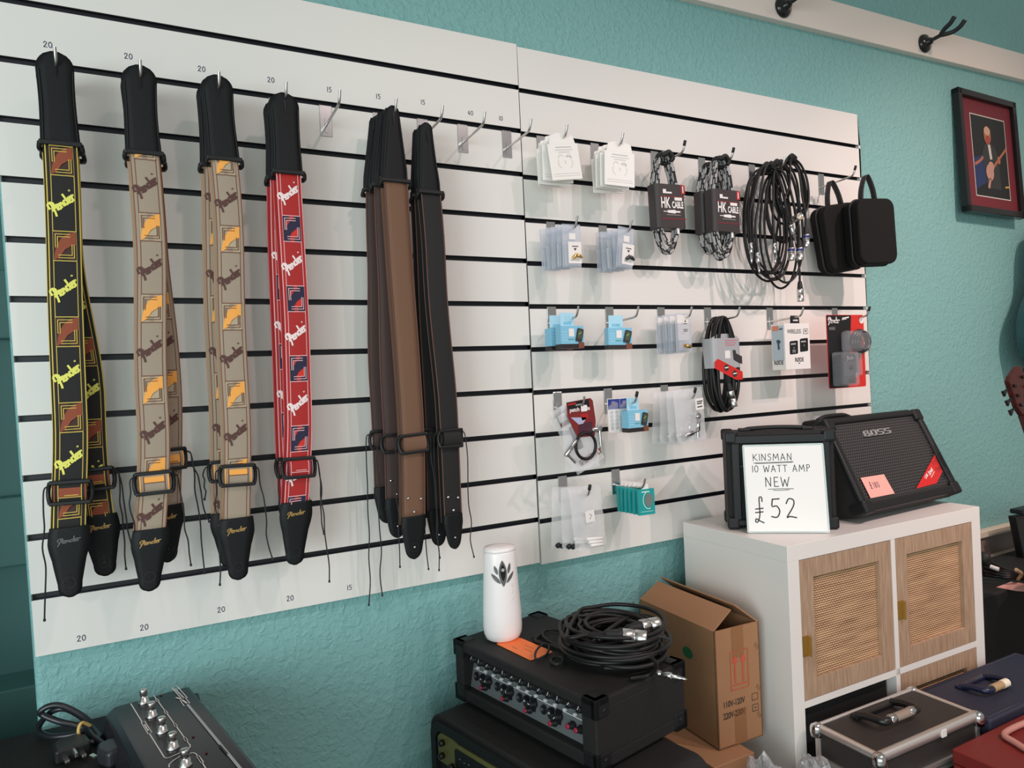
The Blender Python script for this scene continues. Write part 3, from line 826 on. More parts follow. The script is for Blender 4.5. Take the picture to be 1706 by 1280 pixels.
# --- cables
def loops(c, ax, az, turns, y0, y1, rnd, jit=.004, n=14, amin=.9):
    """oval turns hanging from the top of a hook"""
    pts = []
    for k in range(turns):
        a = ax * rnd.uniform(amin, 1.05); b = az * rnd.uniform(.93, 1.03); dx = rnd.uniform(-jit, jit)
        ys = y0 + (y1 - y0) * k / max(1, turns - 1)
        for i in range(n):
            t = 2 * PI * i / n
            f = (1 - math.cos(t)) / 2
            pts.append((c[0] + dx * f + a * math.sin(t) * (.78 + .34 * f), ys + (y1 - y0) / max(1, turns - 1) * i / n * .8 + rnd.uniform(-.001, .001), c[2] - 2 * b * f + rnd.uniform(-.001, .001)))
    return pts
def xlr(root, p, d, name='plug', ring=None, L=.034, k_=1.0):
    p = Vector(p); d = Vector(d).normalized()
    mb = MB(Matrix.Translation(p) @ Matrix.Scale(k_, 4) @ Matrix.Translation(-p))
    mb.lathe([(.0045, -.022), (.0058, -.018), (.0075, -.004), (.0078, 0)], p, d, 14, 1)
    mb.lathe([(.0088, 0), (.0092, .001), (.0092, L * .45), (.0084, L * .46), (.0084, L * .52), (.0092, L * .53), (.0092, L - .001), (.0086, L), (.0076, L), (.0076, L - .008), (.001, L - .008)], p, d, 18, 0)
    for k in range(3):
        a = 2 * PI * k / 3; q = d.to_track_quat('Z', 'Y').to_matrix() @ Vector((.0038 * math.cos(a), .0038 * math.sin(a), L - .008))
        mb.cyl(p + q, p + q + d * .006, .001, n=6, mi=2)
    if ring: mb.lathe([(.0094, L * .10), (.0095, L * .12), (.0095, L * .26), (.0094, L * .28)], p, d, 18, 3)
    mb.build(name, [M_SILVER, M_RUBBER, M_GOLD, ring or M_RUBBER], root)['label'] = 'silver round connector'
def jack(root, p, d, name='plug'):
    p = Vector(p); d = Vector(d).normalized(); mb = MB()
    mb.lathe([(.003, -.012), (.0042, -.002), (.0042, 0)], p, d, 10, 1)
    mb.lathe([(.0046, 0), (.0058, .002), (.0058, .006), (.0048, .008), (.0048, .011), (.0058, .013), (.0058, .026), (.005, .028), (.0032, .0285), (.0032, .044), (.0022, .046), (.0030, .049), (.0006, .055)], p, d, 14, 0)
    mb.build(name, [M_CHROME, M_RUBBER], root)['label'] = 'chrome jack plug'
def braid_face(i, k):
    return 1 if ((i + k * 3) % 15 < 4 or (i - k * 3) % 15 < 4) else 0
def braided(label, x, y, z, az, seed, turns=4, sleeve_dx=0.0, ax=.036, rot=0.0):
    rnd = random.Random(seed)
    r = thing('braided_cable', label, 'cable', (x, y, z), 0, 'braided instrument cables')
    r.rotation_euler = (0, rot, 0)
    pts = loops((0, 0, .004), ax, az / 2, turns, -.0100, .0100, rnd, .002, 16)
    MB().tube(pts, .0052, 10, 0, sub=9, mis=braid_face).build('cord', [M_BRAIDW, M_BRAIDB], r)
    mb = MB().tube([(-.012, -.018, -.004), (0, -.022, .002), (.014, -.018, -.012), (.012, .006, -.018), (-.006, .016, -.010), (-.014, 0, .0)], .0055, 8, closed=True)
    mb.tube([(.006, -.02, .003), (.010, -.022, -.010), (.004, -.022, -.020)], .004, 6)
    mb.build('velcro_tie', M_RUBBER, r)
    mb = MB(Matrix.Translation((sleeve_dx, 0, -az * .54)))
    w, h = .0465, .053
    mb.prism(rrect(-w, w, -.0180, .0180, .010), -h, h, 'z', 0)
    f = fxz(-.0185)
    mb.poly(rectp(-w + .012, w - .002, .021, .0235), f, 1); mb.poly(rectp(-w + .012, w - .002, -.033, -.0305), f, 1)
    mb.poly(rectp(w - .014, w - .001, .030, h - .001), f, 2); mb.poly(rectp(-w + .022, -w + .032, .030, .040), f, 3); mb.stroke([(-w + .034, .032), (-w + .048, .032)], .004, f, 3)
    g = fxz(-.0189)
    mb.text('HK', .036, lambda a, b: g(-.019 + a, .006 + b), 3, sx=.58, bold=.0009)
    mb.text('CABLE', .022, lambda a, b: g(.019 + a, .002 + b), 3, sx=.56, bold=.0008)
    mb.poly(rectp(.010, .034, .0135, .021), g, 3)
    mb.stroke([(-.026, -.014), (-.014, -.014)], .0018, g, 3); mb.poly([(-.014, -.017), (.010, -.0185), (.012, -.016), (.026, -.016), (.026, -.012), (.012, -.012), (.010, -.0095), (-.014, -.011)], g, 3)
    mb.stroke([(-.018, -.022), (.026, -.022)], .0014, g, 4)
    mb.stroke([(w - .008, .034), (w - .008, .048)], .003, g, 3)
    mb.build('card_sleeve', [M_SLEEVE, M_REDD, M_REDC, M_CARDW, M_PRINT], r)
    mb = MB().box(.016, .023, -.015, -.013, -az * .54 - h - .014, -az * .54 - h + .004, 0, .0005); mb.build('tag', M_CARDW, r)['label'] = 'small white tag'
    return r
braided('braided cable in a dark card sleeve, alone on its hook', .360, -.070, ZP(2, .36) + .006, .238, 31, 3, 0, .034, -.03)
braided('braided cable in a dark card sleeve, front one of the pair', .528, -.088, ZP(2, .53) + .008, .250, 32, 4, .002, .036)
braided('braided cable in a dark card sleeve, rear one of the pair', .531, -.050, ZP(2, .52) + .004, .236, 33, 3, -.002, .034)

# loose bundle of microphone leads
def lead(label, hookp, loop_specs, tails, seed, r_=.0031):
    rnd = random.Random(seed)
    r = thing('microphone_lead', label, 'cable', hookp, 0, 'loose black leads in one bundle')
    H = Vector(hookp)
    pts = []
    t0 = Vector(tails[0][1]) - H
    top = Vector((0, 0, 0))
    d0 = Vector(tails[0][2]).normalized()
    pts += [t0 - d0 * .012, t0 - d0 * .03, t0 - d0 * .05 + Vector((0, 0, .02)), Vector((t0.x * .8, t0.y * .8, t0.z * .45)), Vector((t0.x * .4, t0.y * .5, t0.z * .08))]
    for (dx, a, h, y, n) in loop_specs:
        pts += loops((dx, y, rnd.uniform(-.004, .006)), a, h / 2, n, y - .008, y + .008, rnd, .012, 10)
    t1 = Vector(tails[1][1]) - H; d1 = Vector(tails[1][2]).normalized()
    pts += [Vector((t1.x * .4, t1.y * .5, -.01 + t1.z * .05)), Vector((t1.x * .85, t1.y * .8, t1.z * .5)), t1 - d1 * .05 + Vector((0, 0, .01)), t1 - d1 * .03, t1 - d1 * .012]
    MB().tube(pts, r_, 8, sub=5).build('cord', M_CABLE, r)
    for kind, p, d in tails:
        p = Vector(p) - H
        if kind == 'jack': jack(r, p, d)
        else: xlr(r, p, d, ring=M_BLUERING if kind == 'xlrb' else None)
    mb = MB().tube([(-.006, -.02, -.004), (.004, 0, .010), (.006, .02, -.004)], .007, 6); mb.build('velcro_tie', M_RUBBER, r)
    return r
P_ = lambda px, py, y: tuple(at(px, py, y=y))
dn = (0, 0, -1)
lead('black microphone lead at the left of the big bundle, hanging lowest on its left side', (.700, -.080, 1.935), ((-.008, .078, .318, -.01, 2), (-.002, .066, .30, .012, 1)), (('jack', P_(1251, 404, -.10), dn), ('xlr', P_(1333, 482, -.07), dn)), 41)
lead('black microphone lead with two plugs at the left edge of the big bundle', (.694, -.100, 1.930), ((-.006, .070, .295, .0, 2),), (('jack', P_(1262, 420, -.115), (.08, 0, -1)), ('xlrb', P_(1318, 413, -.10), dn)), 42)
lead('black microphone lead with its jack plug in the middle of the big bundle', (.722, -.095, 1.940), ((.020, .072, .328, .0, 2), (.03, .058, .22, .01, 1)), (('jack', P_(1290, 405, -.115), (.03, 0, -1)), ('xlrb', P_(1332, 413, -.105), dn)), 43)
lead('black microphone lead with round coils at the upper right of the big bundle', (.792, -.085, 1.965), ((.004, .064, .165, .0, 3), (.006, .058, .18, .014, 2)), (('jack', P_(1317, 374, -.12), (.38, 0, -1)), ('xlrb', P_(1343, 391, -.105), dn)), 44)
r = lead('black microphone lead behind the round coils, ending in a plug that faces forward', (.778, -.060, 1.955), ((.004, .066, .225, .0, 1), (-.030, .080, .335, .01, 1)), (('xlr', P_(1322, 366, -.105), (-.35, -1, .05)), ('jack', P_(1300, 440, -.06), (.3, 0, -1))), 45)

# cable in a grey and red sleeve
rnd = random.Random(51)
r = thing('sleeved_cable', 'coiled black microphone cable in a grey and red card sleeve', 'cable', (.533, -.060, ZP(6, .53) + .004))
MB().tube(loops((0, 0, .002), .046, .122, 8, -.018, .018, rnd, .006, 14, .45), .0046, 8, sub=5).build('cord', M_CABLE, r)
mb = MB(); w = .049
f = fxz(-.0245)
mb.prism(rrect(-w, w, -.024, .024, .014), -.128, -.052, 'z', 0)
mb.poly([(-w + .002, -.052), (w - .002, -.052), (w - .002, -.047), (.022, -.040), (-.020, -.040)], lambda a, b: (a, -.012, b), 0)
mb.poly([(-w + .001, -.128), (-w + .001, -.112), (-.036, -.104), (w - .001, -.140), (w - .001, -.160), (.024, -.160)], f, 1)
mb.poly([(.016, -.083), (.026, -.083), (.028, -.092), (.048, -.100), (.048, -.120), (.034, -.116), (.018, -.108)], f, 2)
mb.poly(rectp(-.011, .007, -.104, -.084), f, 3)
for k in range(3): mb.stroke([(-.008, -.058 - k * .006), (.032 - .004 * k, -.058 - k * .006)], .0022, f, 4)
for cx, cz in ((-.008, -.128), (.020, -.144)):
    mb.poly([(cx + .0085 * math.cos(k * PI / 8), cz + .0085 * math.sin(k * PI / 8)) for k in range(16)], fxz(-.0249), 2)
    mb.stroke([(cx - .005, cz), (cx + .005, cz + .001)], .003, fxz(-.0253), 3)
mb.build('card_sleeve', [M_GREYP, M_SIGNRED, M_PRINTD, M_CARDW, mat('pink_print', srgb(190, 110, 120), .6)], r)
xlr(r, (.006, -.020, -.188), (.18, -.1, -1), L=.042)

# --- wireless microphone box
M_BOXSIDE = mat('pale_blue_grey_print', srgb(178, 188, 194), .5)
r = thing('microphone_box', 'white wireless microphone box with pictures of two black transmitters', 'box', (.784, -.090, 1.455))
w, h, d = .0485, .0625, .046
MB().box(-w, w, 0, d, -h, h, 0, .0008).box(-w - .0004, -w + .002, .004, d - .002, -h + .026, h - .006, 1).build('carton', [M_CARDW, M_BOXSIDE], r)
mb = MB(); f = fxz(-.0006); fs_ = lambda a, b: (-w - .0010, d / 2 - a, b)
mb.text('WIRELESS', .0165, lambda a, b: f(-.012 + a, .040 + b), 0, sx=.76)
mb.stroke([(.024, .034), (.024, .047), (.042, .047), (.042, .034), (.024, .034)], .0014, f, 0, 1); mb.text('ME', .010, lambda a, b: f(.033 + a, .0405 + b), 0, sx=.8)
for x0, x1, z0, z1, tz in ((-.032, .000, -.022, .014, -.06), (.008, .040, -.016, .020, -.08)):
    mb.poly([(a + tz * (b - z0) * -.3, b + tz * (a - x0) * -1) for a, b in rrect(x0, x1, z0, z1, .004)], f, 1)
    mb.stroke([(x0 + .006, z1 - .008), (x1 - .010, z1 - .0072)], .004, fxz(-.0011), 2)
    mb.stroke([((x0 + x1) / 2 + .002 * math.cos(k), (z0 + z1) / 2 + .002 * math.sin(k)) for k in range(7)], .0008, fxz(-.0011), 2)
for k in range(3): mb.stroke([(-.022, -.010 - .003 * k), (-.010, -.010 - .003 * k)], .0013, fxz(-.0011), 2)
mb.text('R\u00d8DE', .016, lambda a, b: f(.004 + a, -.037 + b), 0, sx=.8, bold=.0003); mb.stroke([(.001, -.046), (.005, -.046)], .0026, f, 0)
pm = [M_PRINTD, M_BLACK, M_GREYP, mat('coral_print', srgb(214, 130, 104), .6), mat('slate_print', srgb(54, 74, 92), .6)]
mb.build('print', pm, r); mb = MB()
mb.text('R\u00d8DE', .016, lambda a, b: fs_(a, -.043 + b), 0, sx=.75, bold=.0003)
mb.poly(rectp(-.018, .002, .044, .058), fs_, 3); mb.stroke([(.006, .048), (.016, .048)], .003, fs_, 0)
mb.poly([(-.006, .018), (.004, .020), (.010, .014), (.004, .008), (.006, -.006), (-.001, -.008), (-.002, .008)], fs_, 4)
mb.build('side_print', pm, r)
mb = MB().prism([(-.018, .062), (.018, .062), (.016, .084), (-.016, .084)], .006, .0072, 'y', 0).box(-.008, .010, .0046, .0058, .069, .073, 1)
mb.build('hang_tab', [M_BLACK, M_CARDW], r)['label'] = 'black hanging tab'

# --- red and black blister pack
r = thing('blister_pack', 'red and black blister pack with a small black amplifier inside', 'packet', (.985, -.088, 1.437))
mb = MB().prism(rrect(-.080, .080, -.104, .104, .006), -.0006, .0006, 'y', 0)
f = fxz(-.0010)
mb.poly([(-.0785, -.1025), (.004, -.1025), (.026, .1025), (-.0785, .1025)], f, 1)
mb.poly([(.070 + .0095 * math.cos(k * PI / 8), .088 + .0095 * math.sin(k * PI / 8)) for k in range(16)], fxz(-.0014), 2)
for st in LOGO: mb.stroke(st, .07, lambda a, b: fxz(-.0015)(-.074 + a * .050, .078 + b * .038), 2)
mb.stroke([(-.012, .094), (.014, .097)], .0035, fxz(-.0015), 2); mb.stroke([(-.016, .090), (.004, .092)], .0016, fxz(-.0015), 2)
mb.text('mini', .017, lambda a, b: fxz(-.0016)(-.058 + a, .066 + b), 3, sx=.9); 
mb.build('backing_card', [M_SIGNRED, M_BLACK, M_CARDW, M_PRINT], r)
mb = MB().box(-.070, .000, -.042, -.003, -.098, -.002, 0, .006).box(.002, .030, -.030, -.003, -.070, -.006, 0, .004).box(-.030, .076, -.030, -.003, -.004, .058, 0, .01)
mb.build('clear_blister', mat('clear_shell', (.5, .52, .55), .08, alpha=.22, spec=.9), r)
mb = MB().box(-.064, -.006, -.034, -.006, -.092, -.010, 0, .004)
mb.poly(rrect(-.058, -.012, -.070, -.030, .003), fxz(-.0346), 1)
mb.lathe([(.007, 0), (.007, .004), (.005, .005)], (-.030, -.034, -.046), (0, -1, 0), 14, 2)
mb.poly([(-.030 + .012 * math.cos(k * PI / 8), -.084 + .005 * math.sin(k * PI / 8)) for k in range(16)], fxz(-.0346), 2)
for st in LOGO: mb.stroke(st, .08, lambda a, b: fxz(-.0352)(-.046 + a * .03, -.026 + b * .022), 3)
mb.build('small_amplifier', [mat('amp_dark_grey', srgb(52, 54, 58), .45), mat('amp_grille', srgb(70, 74, 80), .5), M_BLACK, M_GREYP], r)
mb = MB()
for k in range(3):
    rr = .030 - .003 * k
    mb.tube([(.044 + rr * math.cos(a * PI / 7) * (1.05), -.012 - .006 * k, .026 + rr * 1.05 * math.sin(a * PI / 7)) for a in range(14)], .0055, 8, closed=True, sub=3)
mb.cyl((.016, -.016, -.010), (.014, -.016, -.062), .0085, n=12, mi=0).cyl((.014, -.016, -.062), (.0135, -.016, -.074), .006, n=12, mi=1)
mb.build('cord', [mat('dark_glossy_cord', srgb(46, 48, 50), .25), M_SILVER], r)
mb = MB().tube([(.044 + .018 * math.cos(a), -.010, .026 + .022 * math.sin(a)) for a in (.3, 1.1, 1.9, 2.7, 3.6, 4.4)], .004, 8); mb.build('gold_wire', mat('brass_wire', srgb(176, 150, 110), .4), r)

# --- patch cable packets
def film_bag(mb, w, h, puff, rnd, mi=0, top=.01, nx=8, nz=12):
    """a loose plastic bag: two crinkled sheets"""
    for side in (-1, 1):
        vs = []; fs = []
        for j in range(nz + 1):
            t = j / nz; z = top - (h + top) * t
            for i in range(nx + 1):
                u = -1 + 2 * i / nx
                p = puff * (1 - u * u) ** .6 * (math.sin(PI * min(1, t * 1.05)) ** .7 if t < .97 else 0)
                x = u * w * (1 + rnd.uniform(-.02, .02)) ; y = side * p + (rnd.uniform(-1, 1) * puff * .28 if 0 < i < nx and 0 < j < nz else 0)
                vs.append((x, y, z))
        for j in range(nz):
            for i in range(nx): fs.append((j * (nx + 1) + i, j * (nx + 1) + i + 1, (j + 1) * (nx + 1) + i + 1, (j + 1) * (nx + 1) + i))
        mb.add(vs, fs, mi, True)
    return mb
rnd = random.Random(61)
r = thing('patch_cable_packet', 'bag with a red and black card and a round patch cable, in front', 'packet', (.060, -.098, ZP(8, .06)), 0, 'patch cable packets')
r.rotation_euler = (0, -.04, 0)
film_bag(MB(), .046, .135, .006, rnd, top=.012).build('pouch', M_FILM, r)
mb = MB().prism([(-.034, .018), (.030, .022), (.036, .016), (.040, -.030), (.034, -.064), (-.012, -.062), (-.034, -.014)], -.0072, -.0064, 'y', 0)
f = fxz(-.0078)
mb.poly([(-.033, .017), (.024, .020), (.026, .004), (-.030, .0)], f, 1); mb.poly([(-.026, -.016), (.016, -.020), (.006, -.032), (-.004, -.036)], f, 3); mb.poly([(-.006, -.034), (.030, -.030), (.028, -.058), (-.010, -.058)], f, 4)
mb.poly([(-.002, -.012), (.018, -.010), (.022, -.022), (.004, -.026)], f, 6)
mb.text('patch cable', .0125, lambda a, b: fxz(-.0083)(-.001 + a, .000 + b), 2, bold=.0003, sx=.95); mb.stroke([(-.030, .013), (-.012, .014)], .004, fxz(-.0083), 6)
mb.stroke([(-.010, .010), (.010, .011)], .003, fxz(-.0083), 5); mb.poly(rectp(.002, .018, -.006, .008), fxz(-.0088), 2)
mb.build('header_card', [M_REDD, M_BLACK, M_CARDW, mat('pale_lilac_print', srgb(170, 172, 200), .5), mat('deep_print', srgb(70, 30, 44), .5), M_PRINT, M_REDC], r)
mb = MB().tube([(.006 + .0265 * math.cos(a * PI / 9), -.010, -.083 + .029 * math.sin(a * PI / 9)) for a in range(18)], .0036, 8, closed=True, sub=3)
mb.build('cord', M_CABLE, r)
mb = MB()
mb.cyl((.024, -.012, -.049), (.050, -.012, -.048), .0055, n=10, bev=.001).cyl((.045, -.012, -.051), (.045, -.012, -.086), .0032, n=10).cyl((.045, -.012, -.086), (.045, -.012, -.090), .0022, n=8)
mb.build('plug', M_CHROME, r)
mb = MB().cyl((-.020, -.012, -.066), (-.050, -.012, -.098), .0055, n=10, bev=.001).cyl((-.046, -.012, -.094), (-.026, -.012, -.116), .003, n=10); mb.build('plug', M_CHROME, r)
r = thing('patch_cable_packet', 'bag with a silver plug and red lettering, tilted, at the back', 'packet', (.052, -.060, ZP(8, .06)), 0, 'patch cable packets')
r.rotation_euler = (0, -.42, 0)
film_bag(MB(), .042, .150, .008, rnd, top=.012).build('pouch', M_FILM2, r)
mb = MB().prism(rectp(-.036, .034, -.030, .004), -.0094, -.0086, 'y', 0); f = fxz(-.0100)
mb.poly(rectp(-.034, -.014, -.018, -.002), f, 2); mb.poly(rectp(-.035, .033, -.0295, -.021), f, 1)
mb.text('SPIDER FLY', .019, lambda a, b: f(.004 + a, -.126 + b), 1, sx=.72, bold=.0009)
mb.build('header_card', [M_GREYP, M_REDD, M_CARDW], r)
mb = MB().cyl((-.010, -.010, -.040), (-.012, -.010, -.094), .0085, n=12, bev=.001); mb.build('plug', mat('dark_plug', srgb(56, 60, 70), .3, .6), r)

# --- white cards with blue headers
def peg_card():
    r = thing('accessory_card', '-', 'card')
    mb = MB().prism(rectp(-.017, .017, -.066, .012), -.0008, .0008, 'y', 0); f = fxz(-.0012)
    mb.poly(rectp(-.0165, .0165, -.012, .0115), f, 1); mb.stroke([(-.006, -.002), (.006, -.001)], .002, fxz(-.0016), 3)
    for a in (-.008, .007):
        for k in range(5):
            z = -.020 - .009 * k
            mb.stroke([(a - .003, z), (a + .002, z + .003), (a + .004, z - .001), (a - .002, z - .003)], .0016, f, 2)
    mb.build('card', [M_CARDW, M_BLUEHDR, M_PRINT, M_REDC], r)
    film_bag(MB(), .019, .068, .003, random.Random(3), top=.014, nx=4, nz=6).build('pouch', M_FILM, r)
    return r
pc = peg_card(); pc.location = (.176, -.072, ZP(8, .2) + .004); pc['label'] = 'white card with a blue header, left one behind the tuner box'; pc['group'] = 'white cards with blue headers'
dup(pc, (.209, -.070, ZP(8, .2) + .004), (0, -.04, 0), 'white card with a blue header, right one behind the tuner box')

# --- clear bags with jack plugs and with white tubes
def plug_bag(lab, x, y, z, rot, rnd, sticker):
    r = thing('clear_bag', lab, 'bag', (x, y, z), 0, 'clear bags with jack plugs')
    r.rotation_euler = (0, rot, 0)
    film_bag(MB(), .046, .112, .007, rnd, top=.018).build('pouch', M_FILM2, r)
    mb = MB().cyl((-.028, -.008, -.094), (-.002, -.008, -.090), .006, n=12, bev=.001).cyl((-.002, -.008, -.090), (.016, -.008, -.087), .003, n=10)
    mb.build('plug', M_CHROME, r)
    mb = MB().cyl((.020, -.006, -.062), (.016, -.006, -.088), .0055, n=12, bev=.001).cyl((.016, -.006, -.088), (.014, -.006, -.104), .003, n=10).lathe([(.007, -.005), (.008, 0), (.007, .005), (.004, .0052)], (.020, -.006, -.052), (.2, -1, .3), 12)
    mb.build('plug', M_CHROME, r)
    if sticker:
        mb = MB().box(.008, .034, -.0148, -.0142, -.036, -.008, 0); f = fxz(-.0152)
        for z_, w in ((-.016, .016), (-.021, .013), (-.029, .014)): mb.stroke([(.014, z_), (.014 + w, z_ + .0005)], .0028, f, 1)
        mb.build('price_sticker', [M_CARDW, M_PRINTD], r)['label'] = 'white printed sticker'
    return r
rnd = random.Random(71)
for k in range(4):
    plug_bag(f'clear bag with metal jack plugs, {ORD[k] if k < 3 else "rearmost"} on its hook', .372 + .003 * (3 - k), -.098 + .022 * k, ZP(8, .38) + .012 - .003 * k, -.06 + .05 * k, rnd, k == 0)
def tube_bag(lab, x, y, z, rot, rnd, front):
    r = thing('clear_bag', lab, 'bag', (x, y, z), 0, 'clear bags with white tubes')
    r.rotation_euler = (0, rot, 0)
    film_bag(MB(), .042, .125, .009, rnd, top=.016).build('pouch', M_FILM2, r)
    for k in range(3 if front else 2):
        mb = MB().cyl((-.014 + .004 * k, -.007, -.100 - .008 * k), (.028, -.007, -.106 - .007 * k), .0042, n=12, bev=.0008)
        mb.build('tube', M_CARDW, r)['label'] = 'short white tube'
    if front:
        mb = MB().box(-.014, .010, -.0135, -.0128, -.062, -.036, 0); mb.stroke([(-.003, -.044), (.002, -.048), (-.004, -.055)], .0016, fxz(-.0139), 1); mb.build('price_sticker', [M_CARDW, M_PRINT], r)
    else:
        mb = MB()
        for k in range(3): mb.lathe([(.005, 0), (.006, .004), (.004, .010), (.001, .0105)], (-.030 + .011 * k, -.004, -.118 - .002 * (k % 2)), (.3, -.5, .6), 10)
        mb.build('rubber_cap', M_RUBBER, r)['label'] = 'black rubber caps'
    return r
tube_bag('clear bag with white tubes and a sticker, front one below the patch cable', .067, -.100, ZP(10, .07) + .010, -.08, rnd, True)
tube_bag('clear bag with white tubes and black caps, second below the patch cable', .060, -.076, ZP(10, .07) + .008, .02, rnd, False)
tube_bag('clear bag with white tubes and black caps, rearmost below the patch cable', .052, -.050, ZP(10, .07) + .006, .06, rnd, False)

# --- teal boxes
def teal_box():
    r = thing('flat_box', '-', 'box')
    MB().box(-.022, .022, -.0045, .0045, -.064, -.004, 0, .0006).prism([(-.010, -.004), (.010, -.004), (.008, .008), (-.008, .008)], -.0005, .0005, 'y', 1).build('carton', [M_TEALBOX, M_CARDW], r)
    mb = MB(); f = fxz(-.0050)
    mb.poly([(.006 + .011 * math.cos(k * PI / 10), -.030 + .016 * math.sin(k * PI / 10)) for k in range(20)], f, 0)
    mb.stroke([(.004 + .014 * math.cos(k * PI / 10), -.030 + .020 * math.sin(k * PI / 10)) for k in range(4, 17)], .0018, fxz(-.0054), 1)
    mb.stroke([(-.012, -.010), (.006, -.010)], .0026, f, 1); mb.stroke([(-.016, -.056), (.016, -.056)], .001, f, 1)
    mb.build('print', [mat('taupe_print', srgb(110, 118, 112), .6), mat('pale_print', srgb(206, 226, 220), .6)], r)
    return r
stack(teal_box(), 6, .234, ZP(10, .23) + .006, -.102, .0150, .002, lambda o: f'flat teal box, {o} of the row at the bottom', 'flat teal boxes', R_, 0, -.001)

# --- black zip cases
def zip_case(label, loc, rz, tilt, w, d, h):
    r = thing('zip_case', label, 'case', loc, 0, 'black zip cases')
    r.rotation_euler = (0, tilt, rz)
    prof = rrect(-w / 2, w / 2, -h, 0, .028, 6)
    for a, b, nm in ((-d / 2, -.001, 'shell'), (.001, d / 2, 'shell')):
        MB().prism(prof, a, b, 'y', 0, .006, 3).build(nm, mat('case_fabric', (0.0065, 0.006, 0.0055), .75, bump=.3, bscale=1400, spec=.2), r)
    mb = MB().tube([(p[0] * 1.0, 0, p[1] * 1.0 - 0) for p in rrect(-w / 2 - .001, w / 2 + .001, -h - .001, .001, .028, 6)], .003, 6, closed=True, sub=1); mb.build('zip', M_RUBBER, r)
    mb = MB()
    vs = []; fs = []; n = 18
    path = [(-.027, -.004), (-.022, .03), (-.010, .062), (0, .072), (.010, .062), (.022, .03), (.027, -.004)]
    P = spline([(p[0], 0, p[1]) for p in path], 3)
    for p in P: vs += [p + Vector((0, -.009, 0)), p + Vector((0, .009, 0))]
    for i in range(len(P) - 1): fs.append((2 * i, 2 * i + 1, 2 * i + 3, 2 * i + 2))
    mb.add(vs, fs, 0, True)
    o = mb.build('carry_loop', M_RUBBER, r)
    sm = o.modifiers.new('thick', 'SOLIDIFY'); sm.thickness = .002
    return r
HC = RGZ(2, 1.02) - .040
zip_case('black zip case hanging at the right end of the top row, front one', (1.050, -.128, HC - .068), -.16, -.04, .134, .058, .185)
zip_case('black zip case hanging at the right end of the top row, rear one', (1.000, -.058, HC - .070), -.12, -.16, .150, .056, .190)
# ------------------------------------------------------------------ furniture and gear
def at_plane(px, py, o, nrm):
    d = RC.transposed() @ Vector(((px - 853) / FPX, (py - 640) / FPX, 1.0))
    o = Vector(o); nrm = Vector(nrm)
    return CAM_P + d * ((o - CAM_P).dot(nrm) / d.dot(nrm))
def frame_m(o, u, v):
    """matrix whose local x runs along u, local z along v, local -y out of the face"""
    u = Vector(u).normalized(); v = Vector(v); v = (v - u * v.dot(u)).normalized(); n = u.cross(v)
    m = Matrix((u, v.cross(u), v)).transposed().to_4x4(); m.translation = Vector(o)
    return m
CT = 1.0183                                                    # cabinet top

# --- white cabinet with cane doors
def wood_mat():
    m = mat('oak_veneer', srgb(196, 164, 132), 0.5)
    n, l = nodes_of(m); b = n['Principled BSDF']
    tc = n.new('ShaderNodeTexCoord'); mp = n.new('ShaderNodeMapping'); mp.inputs['Scale'].default_value = (60, 20, 5)
    t = n.new('ShaderNodeTexNoise'); t.inputs['Scale'].default_value = 3; t.inputs['Detail'].default_value = 6
    cr = n.new('ShaderNodeValToRGB'); cr.color_ramp.elements[0].color = srgb(150, 120, 96) + (1,); cr.color_ramp.elements[1].color = srgb(184, 154, 128) + (1,)
    cr.color_ramp.elements[0].position = .3; cr.color_ramp.elements[1].position = .7
    l.new(tc.outputs['Object'], mp.inputs[0]); l.new(mp.outputs[0], t.inputs[0]); l.new(t.outputs[0], cr.inputs[0]); l.new(cr.outputs[0], b.inputs['Base Color'])
    return m
